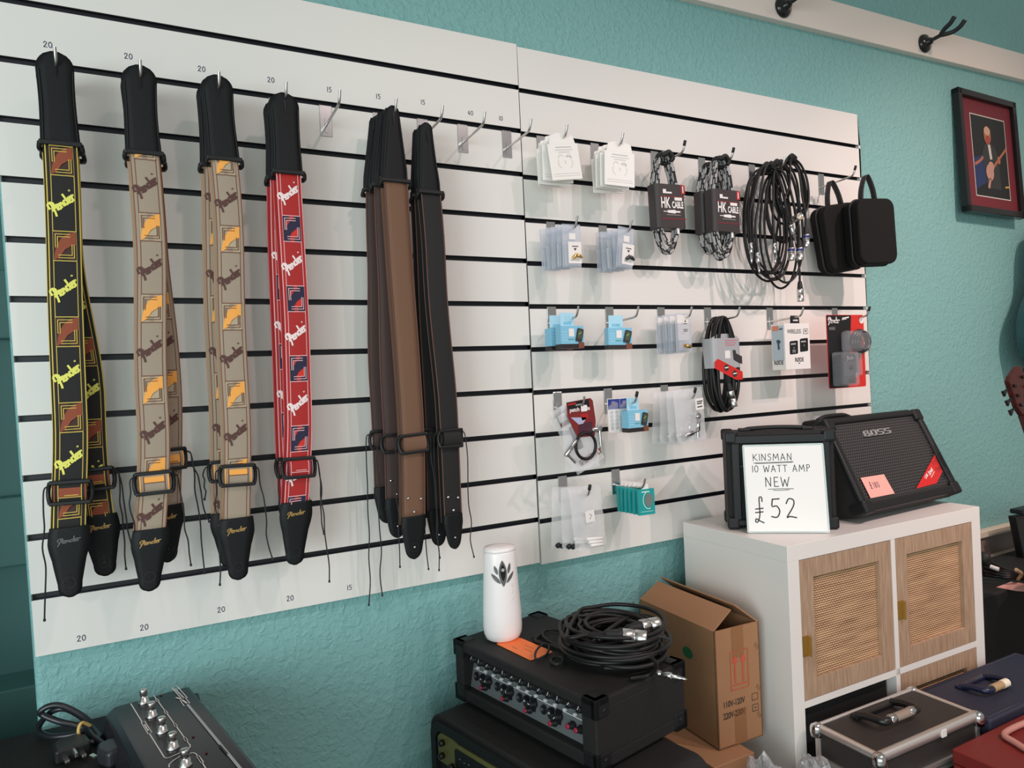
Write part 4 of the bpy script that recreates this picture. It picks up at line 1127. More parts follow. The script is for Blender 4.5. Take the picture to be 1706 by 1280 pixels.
def cane_mat():
    m = mat('woven_cane', srgb(206, 164, 118), 0.6)
    n, l = nodes_of(m); b = n['Principled BSDF']
    tc = n.new('ShaderNodeTexCoord'); sp = n.new('ShaderNodeSeparateXYZ'); l.new(tc.outputs['Object'], sp.inputs[0])
    def mth(op, a, bb=None, v=None):
        q = n.new('ShaderNodeMath'); q.operation = op
        l.new(a, q.inputs[0])
        if bb is not None: l.new(bb, q.inputs[1])
        if v is not None: q.inputs[1].default_value = v
        return q.outputs[0]
    row = mth('MULTIPLY', sp.outputs[2], v=1 / .0050); fr = mth('FRACT', row); fl = mth('FLOOR', row)
    odd = mth('MULTIPLY', mth('MODULO', fl, v=2.0), v=.5)
    col_ = mth('ADD', mth('MULTIPLY', sp.outputs[0], v=1 / .0085), odd); fx = mth('FRACT', col_)
    hump = mth('SINE', mth('MULTIPLY', fr, v=PI)); humx = mth('SINE', mth('MULTIPLY', fx, v=PI))
    hh = mth('MULTIPLY', hump, mth('ADD', mth('MULTIPLY', mth('ABSOLUTE', humx), v=.55), v=.45))
    nz = n.new('ShaderNodeTexNoise'); nz.inputs['Scale'].default_value = 45; nz.inputs['Detail'].default_value = 4
    mp = n.new('ShaderNodeMapping'); mp.inputs['Scale'].default_value = (.25, 1, 2.2); l.new(tc.outputs['Object'], mp.inputs[0]); l.new(mp.outputs[0], nz.inputs[0])
    q = mth('ADD', hh, mth('MULTIPLY', mth('SUBTRACT', nz.outputs[0], v=.5), v=.75))
    cr = n.new('ShaderNodeValToRGB'); e = cr.color_ramp.elements
    e[0].position = .12; e[0].color = srgb(98, 68, 48) + (1,); e[1].position = .85; e[1].color = srgb(222, 182, 140) + (1,)
    x = cr.color_ramp.elements.new(.45); x.color = srgb(178, 134, 98) + (1,)
    l.new(q, cr.inputs[0]); l.new(cr.outputs[0], b.inputs['Base Color'])
    bp = n.new('ShaderNodeBump'); bp.inputs['Strength'].default_value = .9; bp.inputs['Distance'].default_value = .0015
    l.new(hh, bp.inputs['Height']); l.new(bp.outputs['Normal'], b.inputs['Normal'])
    return m
M_OAK = wood_mat(); M_CANE = cane_mat()
M_CABW = mat('white_foil', srgb(228, 222, 216), 0.38)
M_BRASS = mat('brushed_brass', srgb(186, 150, 82), .35, .8)
s = .9139; T_, CE, DV, DP = .038 * s, .3355 * s, .016 * s, .33
CW_ = 2 * T_ + 2 * CE + DV
cab = thing('storage_cabinet', 'white cube storage cabinet with cane panelled oak doors under the small amplifiers', 'cabinet', (.3982, -.3644, 0), -.0132)
mb = MB()
mb.box(0, CW_, 0, DP, CT - T_, CT, 0, .0008).box(0, CW_, 0, DP, 0, T_, 0, .0008)
for x in (0, CW_ - T_): mb.box(x, x + T_, 0, DP, T_, CT - T_, 0, .0008)
mb.box(T_ + CE, T_ + CE + DV, .0005, DP, T_, CT - T_, 0)
for k in (1, 2): mb.box(T_, CW_ - T_, .0005, DP, T_ + CE * k + DV * (k - 1), T_ + CE * k + DV * k, 0)
mb.box(T_, CW_ - T_, DP - .006, DP - .001, T_, CT - T_, 1)
mb.build('carcass', [M_CABW, M_BLACK], cab)
def door(cx, row):
    x0 = T_ + (CE + DV) * cx + .0012; x1 = x0 + CE - .0024
    z1 = CT - T_ - (CE + DV) * row - .0012; z0 = z1 - CE + .0024
    S_ = .042
    mb = MB()
    mb.box(x0, x0 + S_, .001, .018, z0, z1, 0, .0008).box(x1 - S_, x1, .001, .018, z0, z1, 0, .0008)
    mb.box(x0 + S_, x1 - S_, .001, .018, z1 - S_, z1, 0, .0008).box(x0 + S_, x1 - S_, .001, .018, z0, z0 + S_, 0, .0008)
    d = mb.build('door', M_OAK, cab)
    MB().box(x0 + S_, x1 - S_, .0105, .014, z0 + S_, z1 - S_, 0).build('cane_panel', M_CANE, d)['label'] = 'woven cane panel'
    zc = z0 + .118 if cx == 0 else z0 + .135
    MB().box(x0 - .0005, x0 + .0155, -.0008, .0012, zc - .022, zc + .022, 0, .0004).box(x0 + .013, x0 + .0155, -.010, .0010, zc - .022, zc + .022, 0, .0006).build('handle', M_BRASS, d)['label'] = 'flat brass tab handle'
door(0, 0); door(1, 0); door(1, 1)

# --- small combo amplifier and its price sign
KM = Matrix.Translation((.428, -.169, CT)) @ Matrix.Rotation(-.685, 4, 'Z')
amp = thing('guitar_amplifier', 'small black guitar amplifier behind the handwritten price sign', 'amplifier', (.428, -.169, CT), -.685)
w, d, h = .243, .094, .231
mb = MB().box(0, w, .002, d, .006, h, 0, .006, 3)
for x in (.03, w - .03):
    for y in (.02, d - .02): mb.cyl((x, y, .0006), (x, y, .008), .009, n=12)
mb.build('body', M_TOLEX, amp)
M_GRILLE_D = mat('dark_grille_cloth', (0.010, 0.010, 0.011), .8, bump=.6, bscale=1800)
mb = MB()
for a in ((0.012, w - .012, h - .026, h - .008), (0.012, w - .012, .010, .024), (0.012, .030, .024, h - .026), (w - .030, w - .012, .024, h - .026), (.030, w - .030, h - .084, h - .076)): mb.box(a[0], a[1], -.008, .004, a[2], a[3], 0, .002)
mb.build('front_frame', M_BLACK, amp)
MB().box(.028, w - .028, -.002, .004, .022, h - .024, 0).build('speaker_grille', M_GRILLE_D, amp)
for x in (0, w):
    for y in (-.006, d):
        for z in (.004, h):
            sx = 1 if x == 0 else -1; sy = 1 if y < 0 else -1; sz = 1 if z < .1 else -1
            q = MB()
            L = .026
            q.box(*sorted((x - sx * .003, x + sx * L)), *sorted((y - sy * .003, y + sy * L * .8)), *sorted((z - sz * .003, z + sz * L)), 0, .006, 3)
            q.build('corner_protector', M_BLACK, amp)
mb = MB().tube([(.05, .05, h + .002), (.065, .05, h + .005), (w / 2, .05, h + .007), (w - .065, .05, h + .005), (w - .05, .05, h + .002)], .005, 8)
mb.box(.036, .062, .036, .064, h, h + .006, 0, .002).box(w - .062, w - .036, .036, .064, h, h + .006, 0, .002)
mb.build('handle', M_RUBBER, amp)
SM_ = KM @ Matrix.Translation((.036, -.044, 0.0012)) @ Matrix.Rotation(-math.atan2(.031, .200), 4, 'X')
sign = thing('price_sign', 'white laminated sign with handwriting leaning on the small amplifier', 'sign')
sign.matrix_world = SM_
sw, sh = .180, .204
MB().prism(rrect(0, sw, 0, sh, .004), -.0006, .0006, 'y', 0).build('laminate', mat('laminate_film', (.75, .85, .82), .1, alpha=.5, spec=.8), sign)
MB().prism(rectp(.004, sw - .0045, .004, sh - .0045), -.0009, .0008, 'y', 0).build('paper', mat('sign_paper', srgb(238, 234, 230), .35), sign)
mb = MB()
def sg(a, b): return (a * sw, -.0013, b * sh)
def sgx(x, y): return lambda a, b: (x * sw + a, -.0013, y * sh + b)
pen(mb, 'KINSMAN', .0155, .0014, sgx(.12, .815), 0, .12, 1.04)
mb.stroke([(.13, .790), (.35, .793), (.62, .798)], .006, sg); mb.stroke([(.15, .782), (.4, .785), (.61, .790)], .005, sg)
pen(mb, '10 WATT AMP', .0152, .0014, sgx(.105, .685), 0, .13, 1.0)
pen(mb, 'NEW', .0210, .0017, sgx(.255, .52), 0, .14, 1.0)
mb.stroke([(.29, .490), (.45, .493), (.60, .492)], .006, sg); mb.stroke([(.35, .478), (.45, .476), (.55, .482)], .006, sg)
pen(mb, 'L', .058, .0026, sgx(.10, .12), 0, .1, .62)
pen(mb, '52', .043, .0028, sgx(.30, .17), 0, .22, .95)
mb.build('handwriting', M_MARK, sign)['label'] = 'black marker handwriting'

# --- tilted amplifier with a perforated grille
BO = Vector((.696, -.331, CT)); BY = .054
boss = thing('street_amplifier', 'black tilted amplifier with a perforated grille and red corner badge', 'amplifier', BO, BY)
bw = .42
F0 = Vector((0, 0, .026)); up = Vector((0, math.sin(.453), math.cos(.453)))
prof = [(.000, .026), (.105, .242), (.120, .247), (.162, .240), (.215, .030), (.205, .004), (.060, .004), (.018, .012)]
mb = MB().prism(prof, .004, bw - .004, 'x', 0, .006, 2)
for x in (.03, bw - .05):
    mb.box(x, x + .025, .07, .10, .0006, .006, 0, .001).box(x, x + .025, .17, .20, .0006, .006, 0, .001)
mb.build('body', M_TOLEX, boss)
BM = frame_m(F0, (1, 0, 0), up)
M_PERF = mat('perforated_steel', (0.055, 0.052, 0.052), .45, .5)
def perf_nodes(m):
    n, l = nodes_of(m); b = n['Principled BSDF']
    tc = n.new('ShaderNodeTexCoord'); mp = n.new('ShaderNodeMapping'); mp.vector_type = 'TEXTURE'
    sh_ = n.new('ShaderNodeVectorMath'); sh_.operation = 'MULTIPLY'; sh_.inputs[1].default_value = (1, 1, 1)
    uv = n.new('ShaderNodeTexVoronoi'); uv.voronoi_dimensions = '2D'; uv.inputs['Randomness'].default_value = 0; uv.inputs['Scale'].default_value = 1
    sp = n.new('ShaderNodeSeparateXYZ'); cb = n.new('ShaderNodeCombineXYZ'); l.new(tc.outputs['UV'], sp.inputs[0])
    def mth(op, a, v=None, b2=None):
        q = n.new('ShaderNodeMath'); q.operation = op; l.new(a, q.inputs[0])
        if b2 is not None: l.new(b2, q.inputs[1])
        elif v is not None: q.inputs[1].default_value = v
        return q.outputs[0]
    P = .0086
    yy = mth('MULTIPLY', sp.outputs[1], 1 / (P * .866)); row = mth('FLOOR', yy)
    off = mth('MULTIPLY', mth('MODULO', row, 2.0), .5)
    xx = mth('ADD', mth('MULTIPLY', sp.outputs[0], 1 / P), b2=off)
    fx = mth('SUBTRACT', mth('FRACT', xx), .5); fy = mth('MULTIPLY', mth('SUBTRACT', mth('FRACT', yy), .5), .866)
    d2 = mth('ADD', mth('MULTIPLY', fx, b2=fx), b2=mth('MULTIPLY', fy, b2=fy))
    hole = mth('LESS_THAN', d2, .115)
    mx = n.new('ShaderNodeMix'); mx.data_type = 'RGBA'; mx.inputs[6].default_value = (.085, .080, .080, 1); mx.inputs[7].default_value = (.003, .003, .003, 1)
    l.new(hole, mx.inputs[0]); l.new(mx.outputs[2], b.inputs['Base Color'])
    iv = mth('SUBTRACT', hole, 1.0); iv = mth('MULTIPLY', iv, -.5); l.new(iv, b.inputs['Metallic'])
    bp = n.new('ShaderNodeBump'); bp.invert = True; bp.inputs['Strength'].default_value = .5; bp.inputs['Distance'].default_value = .002
    l.new(hole, bp.inputs['Height']); l.new(bp.outputs['Normal'], b.inputs['Normal'])
perf_nodes(M_PERF)
gx0, gx1, gz0, gz1 = .018, bw - .018, .020, .228
mb = MB(BM).box(gx0, gx1, -.004, .004, gz0, gz1, 0)
g = mb.build('perforated_grille', M_PERF, boss)
uvl = g.data.uv_layers.new(name='UVMap')
BMI = BM.inverted()
for lp in g.data.loops:
    p = BMI @ g.data.vertices[lp.vertex_index].co; uvl.data[lp.index].uv = (p.x, p.z)
mb = MB(BM)
for a in ((0, bw, .0, .022), (0, bw, .226, .242), (0, .022, .0, .242), (bw - .022, bw, .0, .242)): mb.box(a[0], a[1], -.012, .006, a[2], a[3], 0, .005, 2)
mb.build('front_frame', M_BLACK, boss)
for x in (0, bw):
    for z in (0, .240):
        q = MB(BM); sx = 1 if x == 0 else -1; sz = 1 if z == 0 else -1
        q.box(*sorted((x - sx * .002, x + sx * .034)), -.015, .030, *sorted((z - sz * .003, z + sz * .030)), 0, .006, 3)
        q.build('corner_protector', M_BLACK, boss)
mb = MB().tube([(.02, .125, .243), (.05, .125, .250), (.12, .125, .250), (.15, .125, .243)], .006, 8); mb.build('handle', M_BLACK, boss)
BW_ = Matrix.Translation(BO) @ Matrix.Rotation(BY, 4, 'Z') @ BM
bn = (BW_.to_3x3() @ Vector((0, -1, 0)))
def bpx(px, py):
    p = BW_.inverted() @ at_plane(px, py, BW_ @ Vector((0, -.004, 0)), bn)
    return Vector((p.x, p.z))
a_ = bpx(1437, 724); b_ = bpx(1483, 718); c_ = (a_ + b_) / 2
M_PEWTER = mat('pewter', (0.42, 0.41, 0.40), .35, .6)
mb = MB(BM @ Matrix.Translation((c_.x, 0, c_.y)))
lw = (b_ - a_).length
# block letters of the badge
bh = .017; cw = lw / 4 * .90
def blk(x, segs):
    for (x0, z0, x1, z1) in segs: mb.box(x + x0 * cw, x + x1 * cw, -.0085, -.004, (z0 - .5) * bh, (z1 - .5) * bh, 0, .0006)
SS = ((0, .8, 1, 1), (0, .4, .28, 1), (0, .4, 1, .6), (.72, 0, 1, .6), (0, 0, 1, .2))
blk(-lw / 2, ((0, 0, .3, 1), (.0, .8, .85, 1), (0, .4, .85, .6), (0, 0, 1, .2), (.62, .6, .85, .9), (.70, .1, 1, .5)))
blk(-lw / 2 + lw / 4, ((0, 0, .3, 1), (.7, 0, 1, 1), (0, .8, 1, 1), (0, 0, 1, .2)))
blk(-lw / 2 + lw / 2, SS); blk(-lw / 2 + lw * .75, SS)
mb.build('badge', M_PEWTER, boss)
tri = [bpx(*q) for q in ((1525, 815), (1556, 758), (1569, 786), (1559, 806))]
mb = MB(BM).poly([tuple(t) for t in tri], lambda a, b: (a, -.0062, b), 0)
dv = (tri[1] - tri[0]).normalized(); ang = math.atan2(dv.y, dv.x); base = tri[0] + (tri[1] - tri[0]) * .52
pv = Vector((math.sin(ang), -math.cos(ang)))
def tl(off, along=0.0): 
    o = base + pv * off + dv * along
    return lambda a, b: (o.x + a * math.cos(ang) - b * math.sin(ang), -.0067, o.y + a * math.sin(ang) + b * math.cos(ang))
mb.text('CUBE', .0095, tl(.008, -.018), 1, sx=.9, bold=.0003); mb.text('Street', .0150, tl(.0115, .012), 1, sx=.8, shear=.3, bold=.0004)
mb.stroke([(-.010, 0), (.020, 0)], .0016, tl(.021, .006), 1)
mb.build('corner_sticker', [mat('sticker_red', srgb(206, 36, 36), .35), M_CARDW], boss)['label'] = 'red corner sticker'
nt = [bpx(*q) for q in ((1449, 831), (1489, 823), (1471, 791), (1432, 797))]
note = tag(MB(BW_).poly([tuple(t) for t in nt], lambda a, b: (a, -.0068, b), 0).build('sticky_note', [mat('note_pink', srgb(244, 172, 160), .6), M_INK]), 'pink sticky note with a price on the tilted amplifier', 'note')
bm_ = bmesh.new(); bm_.from_mesh(note.data)
o0 = nt[0] + (nt[3] - nt[0]) * .42 + (nt[1] - nt[0]) * .20; du = (nt[1] - nt[0]).normalized(); dw = (nt[3] - nt[0]).normalized(); bm_.free()
mbn = MB(BW_)
nf = lambda a, b: (o0.x + du.x * a + dw.x * b, -.0073, o0.y + du.y * a + dw.y * b)
pen(mbn, 'L', .017, .0014, nf, 0, .1, .6)
o1 = o0 + du * .014
pen(mbn, '180', .014, .0013, lambda a, b: (o1.x + du.x * a + dw.x * b, -.0073, o1.y + du.y * a + dw.y * b), 0, .2, .9)
mbn.build('handwriting', M_INK, note)

# --- mixer amplifier head
MX = thing('mixer_amplifier', 'black mixer amplifier with rows of knobs beside the cardboard box', 'amplifier', (-.254, -.076, .753), math.radians(-78.5))
mw_, md_, mh_ = .40, .232, .118
MXM = Matrix.Translation(MX.location) @ Matrix.Rotation(math.radians(-78.5), 4, 'Z')
mb = MB()
mb.box(0, mw_, 0, md_, mh_ - .020, mh_, 0, .004, 2).box(0, mw_, 0, md_, 0, .024, 0, .004, 2).box(0, .026, 0, md_, .02, mh_ - .016, 0, .003).box(mw_ - .034, mw_, 0, md_, .02, mh_ - .016, 0, .003).box(.01, mw_ - .01, .05, md_ - .002, .012, mh_ - .01, 0)
for x in (.03, mw_ - .03):
    for y in (.03, md_ - .03): mb.cyl((x, y, -.0075), (x, y, .002), .010, n=12, mi=0)
mb.build('cabinet', M_TOLEX, MX)
M_PANEL = mat('grey_panel', srgb(104, 108, 110), .4, .2)
PM = Matrix.Translation((0, .018, .024)) @ Matrix.Rotation(-.22, 4, 'X')
mb = MB(PM).box(.026, mw_ - .034, 0, .003, 0, .076, 0)
mb.stroke([(.03, .0725), (mw_ - .04, .0725)], .0012, fxz(-.0004), 1); mb.stroke([(.03, .0365), (mw_ - .04, .0365)], .0010, fxz(-.0004), 1)
for k in range(13): mb.stroke([(.042 + .0255 * k, .058), (.042 + .0255 * k, .071)], .0006, fxz(-.0004), 1)
panel = mb.build('control_panel', [M_PANEL, M_CARDW], MX)
kd = None
def knob_mesh(r_, l_): return [(r_ * 1.15, 0), (r_ * 1.1, l_ * .3), (r_ * .85, l_ * .4), (r_ * .75, l_), (r_ * .6, l_ * 1.05)]
def knob(x, z, r_, l_, m, cap=None, ptr=0.0):
    mb = MB(PM).lathe(knob_mesh(r_, l_), (x, 0, z), (0, -1, 0), 14, 0)
    mb.stroke([(0, 0), (r_ * .7 * math.cos(ptr), r_ * .7 * math.sin(ptr))], .0012, lambda a, b: (x + a, -l_ * 1.05 - .0003, z + b), 1)
    return mb.build('knob', [m, cap or M_CARDW], MX)
for k in range(13): knob(.042 + .0255 * k, .0585, .0086, .021, M_BLACK, None, 1.2 + .4 * math.sin(k * 2.1))
for k in range(13):
    MB(PM).lathe([(.0030, 0), (.0034, .003), (.0030, .008), (.001, .0086)], (.047 + .0255 * k, 0, .042), (0, -1, 0), 10).build('button', mat('pale_grey_button', srgb(190, 190, 188), .4), MX)
M_KRED = mat('knob_red', srgb(150, 40, 62), .4)
for k in range(4):
    x = .042 + .068 * k
    MB(PM).lathe([(.0085, 0), (.0085, .002), (.0068, .0025), (.0066, .0005)], (x, 0, .024), (0, -1, 0), 16).build('jack_socket', M_BLACK, MX)
    MB(PM).lathe([(.0110, 0), (.0110, .002), (.0095, .003), (.0092, .0006)], (x + .021, 0, .024), (0, -1, 0), 18).box(x + .031, x + .047, -.002, 0, .012, .037, 0, .001).build('microphone_socket', M_GLOSSB, MX)
    for dz, rr in ((.010, .0062),):
        mb = MB(PM).lathe(knob_mesh(rr, .012), (x + .032, 0, .012), (0, -1, 0), 12, 0).lathe([(.0042, .0122), (.0042, .015), (.003, .0155)], (x + .032, 0, .012), (0, -1, 0), 12, 1)
        mb.build('knob', [M_BLACK, M_KRED], MX)['label'] = 'knob with a dark red cap'
    knob(x + .043, .026, .0062, .014, M_BLACK, None, 1.0 + k)
for x in (.322, .342):
    MB(PM).lathe(knob_mesh(.0066, .013), (x, 0, .022), (0, -1, 0), 12, 0).lathe([(.0046, .0132), (.0046, .016), (.003, .0165)], (x, 0, .022), (0, -1, 0), 12, 1).build('knob', [M_BLACK, M_KRED], MX)['label'] = 'knob with a dark red cap'
MB(PM).box(.352, .363, -.004, 0, .012, .034, 0, .001).build('power_switch', M_GLOSSB, MX)
for x in (0, mw_):
    for y in (0, md_):
        for z in (0, mh_):
            sx = 1 if x == 0 else -1; sy = 1 if y == 0 else -1; sz = 1 if z == 0 else -1
            q = MB()
            L = .030
            q.box(*sorted((x - sx * .0025, x + sx * L)), *sorted((y - sy * .0025, y + sy * L)), *sorted((z - sz * .0025, z + sz * .010)), 0, .0022, 2)
            q.box(*sorted((x - sx * .0025, x + sx * .010)), *sorted((y - sy * .0025, y + sy * L)), *sorted((z - sz * .0025, z + sz * L)), 0, .0022, 2)
            q.box(*sorted((x - sx * .0025, x + sx * L)), *sorted((y - sy * .0025, y + sy * .010)), *sorted((z - sz * .0025, z + sz * L)), 0, .0022, 2)
            q.lathe([(.004, 0), (.003, .0015), (.001, .0022)], (x - sx * .002, y + sy * .018, z + sz * .018), (-sx, 0, 0), 10)
            q.build('corner_protector', M_BLACK, MX)

# --- things on the mixer amplifier
MT = .753 + mh_
af = thing('air_freshener', 'white air freshener dispenser with a grey leaf emblem', 'air freshener', (-.169, -.132, MT + .0006), math.radians(-8))
af.scale = (1.17, 1.17, 1.13)
mb = MB(Matrix.Scale(.86, 4, (0, 1, 0)))
mb.lathe([(.010, 0), (.024, .001), (.030, .005), (.0335, .014), (.0345, .026), (.0340, .05), (.0318, .09), (.0300, .125), (.0288, .158), (.0280, .161)], (0, 0, 0), (0, 0, 1), 40, 0)
mb.build('body', mat('white_abs', srgb(240, 234, 232), .3), af)
mb = MB(Matrix.Scale(.86, 4, (0, 1, 0)) @ Matrix.Shear('XZ', 4, (0, 0))).lathe([(.0282, .1612), (.0286, .163), (.0272, .168), (.012, .1695), (.002, .1696)], (0, 0, 0), (0, 0, 1), 40, 0); mb.build('lid', mat('white_abs', (1, 1, 1)), af)
def afm(a, b):
    R = .0305 - (b - .115) * .045 + .0006
    R = max(.028, R)
    t = a / R - .12
    return (R * math.sin(t), -R * .86 * math.cos(t) - .0004, b)
mb = MB(); gy = 1
def leaf(p, q, w_, mi):
    n = 10; P = Vector((q[0] - p[0], q[1] - p[1])); L = P.length; u = P / L; v = Vector((-u.y, u.x)); L1 = []; L2 = []
    for k in range(n + 1):
        t = k / n; wd = w_ * math.sin(PI * t) ** .8
        L1.append((p[0] + u.x * L * t + v.x * wd, p[1] + u.y * L * t + v.y * wd)); L2.append((p[0] + u.x * L * t - v.x * wd, p[1] + u.y * L * t - v.y * wd))
    mb.poly(L1 + L2[::-1][1:-1], afm, mi)
leaf((0, .102), (-.001, .149), .0072, 0); leaf((-.005, .108), (-.022, .126), .0035, 0); leaf((.005, .108), (.021, .127), .0030, 0)
leaf((-.010, .124), (-.0155, .140), .0030, 0); leaf((.009, .124), (.0135, .143), .0028, 0)
leaf((0, .112), (-.0005, .142), .0045, 1)
mb.poly([(.0030 * math.cos(k * PI / 8) - .0004, .132 + .003 * math.sin(k * PI / 8)) for k in range(16)], lambda a, b: Vector(afm(a, b)) + Vector((0, -.0005, 0)), 2)
for q in range(3): mb.stroke([(.012 + q * .002, .075 + .012 * q), (.020 - q * .002, .082 + .012 * q)], .0008, afm, 3)
mb.build('emblem', [mat('emblem_grey', srgb(92, 92, 92), .35), M_GLOSSB, M_SILVER, mat('emblem_pale', srgb(214, 208, 206), .4)], af)
tq = [at(826, 1073, z=MT + .001), at(866, 1063, z=MT + .001), at(922, 1087, z=MT + .001), at(884, 1101, z=MT + .001)]
tgm = MB()
ctr = sum(tq, Vector()) / 4
pl_ = []
for i in range(4):
    p = tq[i]; a = p + (tq[i - 1] - p).normalized() * .006; b = p + (tq[(i + 1) % 4] - p).normalized() * .006
    pl_ += [(a.x, a.y), ((a.x + b.x) / 2 * .4 + p.x * .6, (a.y + b.y) / 2 * .4 + p.y * .6), (b.x, b.y)]
tagt = thing('price_tag', 'orange paper price tag with a black tie by the air freshener', 'tag', (ctr.x, ctr.y, MT + .0004))
TI = Matrix.Translation(-Vector((ctr.x, ctr.y, 0)))
mb = MB(TI).prism(pl_, .0006, .0014, 'z', 0).build('card', mat('orange_card', srgb(250, 128, 62), .5), tagt)
mb = MB()
e1 = (tq[3] - tq[0]); e1.z = 0; e1 = e1.normalized(); e2 = Vector((-e1.y, e1.x, 0)); cc = Vector((0, 0, .0016))
for k, (a, b) in enumerate(((-.022, -.004), (.004, .026), (-.012, .012))):
    o = e2 * (-.014 + .012 * k)
    pts = [o + e1 * (a + (b - a) * t / 8) + e2 * .002 * math.sin(t * 2.3 + k) for t in range(9)]
    mb.stroke([(p.x, p.y) for p in pts], .0011, lambda a_, b_: (a_, b_, .0016), 0)
mb.build('handwriting', mat('faded_ink', srgb(176, 84, 46), .6), tagt)
q0_ = at(893, 1100, z=MT + .003) - ctr; q1_ = at(912, 1090, z=MT + .003) - ctr
q0_.z = q1_.z = .004
mb = MB().tube([q0_, q0_ + Vector((.004, .006, .012)), (q0_ + q1_) / 2 + Vector((.01, .012, .017)), q1_ + Vector((.008, .006, .012)), q1_, (q0_ + q1_) / 2 + Vector((0, -.004, 0))], .0022, 8, closed=True, sub=6); mb.build('tie', M_RUBBER, tagt)['label'] = 'black plastic tie'

# coil of cable with two round connectors
rnd = random.Random(81)
cc = Vector((-.030, -.335, MT))
coil = thing('coiled_cable', 'big coil of black cable with silver round connectors on the mixer amplifier', 'cable', cc)
pts = []; nT = 14
for k in range(nT):
    lv = k / nT
    rx = rnd.uniform(.070, .106) * (1 - .18 * abs(lv - .4)); ry = rnd.uniform(.060, .100); ox = rnd.uniform(-.010, .010); oy = rnd.uniform(-.012, .012) + .008 * lv
    for i in range(16):
        a = 2 * PI * i / 16 + 2.2
        pts.append((ox + rx * math.cos(a), oy + ry * math.sin(a), .0068 + .0042 * k + .0020 * math.sin(a * 2 + k) + rnd.uniform(0, .0012)))
X1 = at(1037, 1060, z=MT + .062) - cc; X2 = at(1067, 1045, z=MT + .064) - cc
d1 = Vector((.80, -.58, -.10)).normalized(); d2 = Vector((.97, -.10, -.02)).normalized()
pts = pts[4:] + [X1 - d1 * .10 + Vector((0, 0, -.012)), X1 - d1 * .06 + Vector((0, 0, -.003)), X1 - d1 * .018]
MB().tube(pts, .0042, 8, sub=4).build('cord', M_CABLE, coil)
pts2 = []
for k in range(6):
    rx = rnd.uniform(.045, .084); ry = rnd.uniform(.040, .080)
    for i in range(12):
        a = 2 * PI * i / 12 + 1.0
        pts2.append((rx * math.cos(a) + .004, ry * math.sin(a) + .006, .042 + .0026 * k + .004 * math.sin(a + k)))
pts2 += [X2 - d2 * .09 + Vector((0, 0, -.008)), X2 - d2 * .05, X2 - d2 * .018]
MB().tube(pts2, .0042, 8, sub=4).build('cord', M_CABLE, coil)
xlr(coil, X1, d1, L=.028, k_=1.5); xlr(coil, X2, d2, L=.027, k_=1.42)
Lp = [at(*q, z=MT + .006) - cc for q in ((960, 1080), (935, 1078), (910, 1066), (904, 1055), (918, 1049), (945, 1056), (975, 1072))]
MB().tube(Lp, .0032, 8, sub=6).build('cord', M_CABLE, coil)
Lp = [at(*q, z=MT + .005) - cc for q in ((888, 1064), (900, 1058), (892, 1068), (925, 1078), (960, 1092))]
MB().tube(Lp, .0036, 8, sub=6).build('cord', M_CABLE, coil)
Lp = [at(*q, z=MT + .006) - cc for q in ((918, 1103), (922, 1097), (935, 1095), (938, 1102), (928, 1107))]
MB().tube(Lp, .0032, 8, closed=True, sub=6).build('velcro_tie', M_RUBBER, coil)
Lp = [Vector(at(1085, 1095, z=MT + .05)) - cc, Vector(at(1094, 1110, z=MT + .03)) - cc, Vector(at(1080, 1125, z=MT + .008)) - cc, Vector(at(1050, 1131, z=MT + .006)) - cc]
MB().tube(Lp, .0036, 8, sub=6).build('cord', M_CABLE, coil)
Lp = [Vector(at(1078, 1068, z=MT + .055)) - cc, Vector(at(1100, 1061, z=MT + .056)) - cc, Vector(at(1118, 1066, z=MT + .052)) - cc]
MB().tube(Lp, .0045, 8, sub=5, rf=lambda t: 1 - .55 * t).build('cable_end', M_RUBBER, coil)
p = at(1094, 1121, z=MT + .007) - cc
jack(coil, p, (.45, -.85, -.02))

# --- gold panelled combo under the mixer amplifier, on a plain speaker cabinet
CO = Vector((-.318, -.083, .290)); CY = math.radians(-77)
combo = thing('combo_amplifier', 'black combo amplifier with an olive gold control panel under the mixer amplifier', 'amplifier', CO, CY)
cw_, cd_, ch_ = .50, .235, .4545
MB().prism(rrect(0, cw_, .001, ch_, .035, 8), 0, cd_, 'y', 0, .004).build('cabinet', M_TOLEX, combo)
mb = MB()
ring = rrect(.010, cw_ - .010, .012, ch_ - .010, .030, 8); ring2 = rrect(.026, cw_ - .026, .03, ch_ - .026, .022, 8)
n = len(ring); vs = [(p[0], -.006, p[1]) for p in ring] + [(p[0], -.006, p[1]) for p in ring2] + [(p[0], .004, p[1]) for p in ring] + [(p[0], .012, p[1]) for p in ring2]
fs = []
for i in range(n):
    j = (i + 1) % n
    fs += [(i, j, n + j, n + i), (2 * n + i, 2 * n + j, j, i), (n + i, n + j, 3 * n + j, 3 * n + i)]
mb.add(vs, fs, 0); mb.build('front_frame', M_BLACK, combo)
M_OLIVE = mat('olive_gold', srgb(120, 116, 68), .4, .35)
mb = MB().prism([(.030, ch_ - .088), (.030, ch_ - .040), (.042, ch_ - .030), (.080, ch_ - .030), (.095, ch_ - .034), (cw_ - .03, ch_ - .034), (cw_ - .03, ch_ - .088)], -.0035, .004, 'y', 0, .001)
mb.prism(rrect(.088, .34, ch_ - .080, ch_ - .043, .006), -.0050, -.003, 'y', 1, .0004)
for x, z in ((.222, ch_ - .058), (.240, ch_ - .058), (.222, ch_ - .072), (.240, ch_ - .072)): mb.box(x, x + .013, -.0085, -.005, z - .005, z + .005, 2, .0008)
for k in range(8): mb.poly([(.105 + .014 * k + .0016 * math.cos(q), ch_ - .058 - .002 * (k % 2) + .0016 * math.sin(q)) for q in range(6)], fxz(-.0054), 3)
mb.build('control_panel', [M_OLIVE, M_BLACK, M_CARDW, M_PRINT], combo)
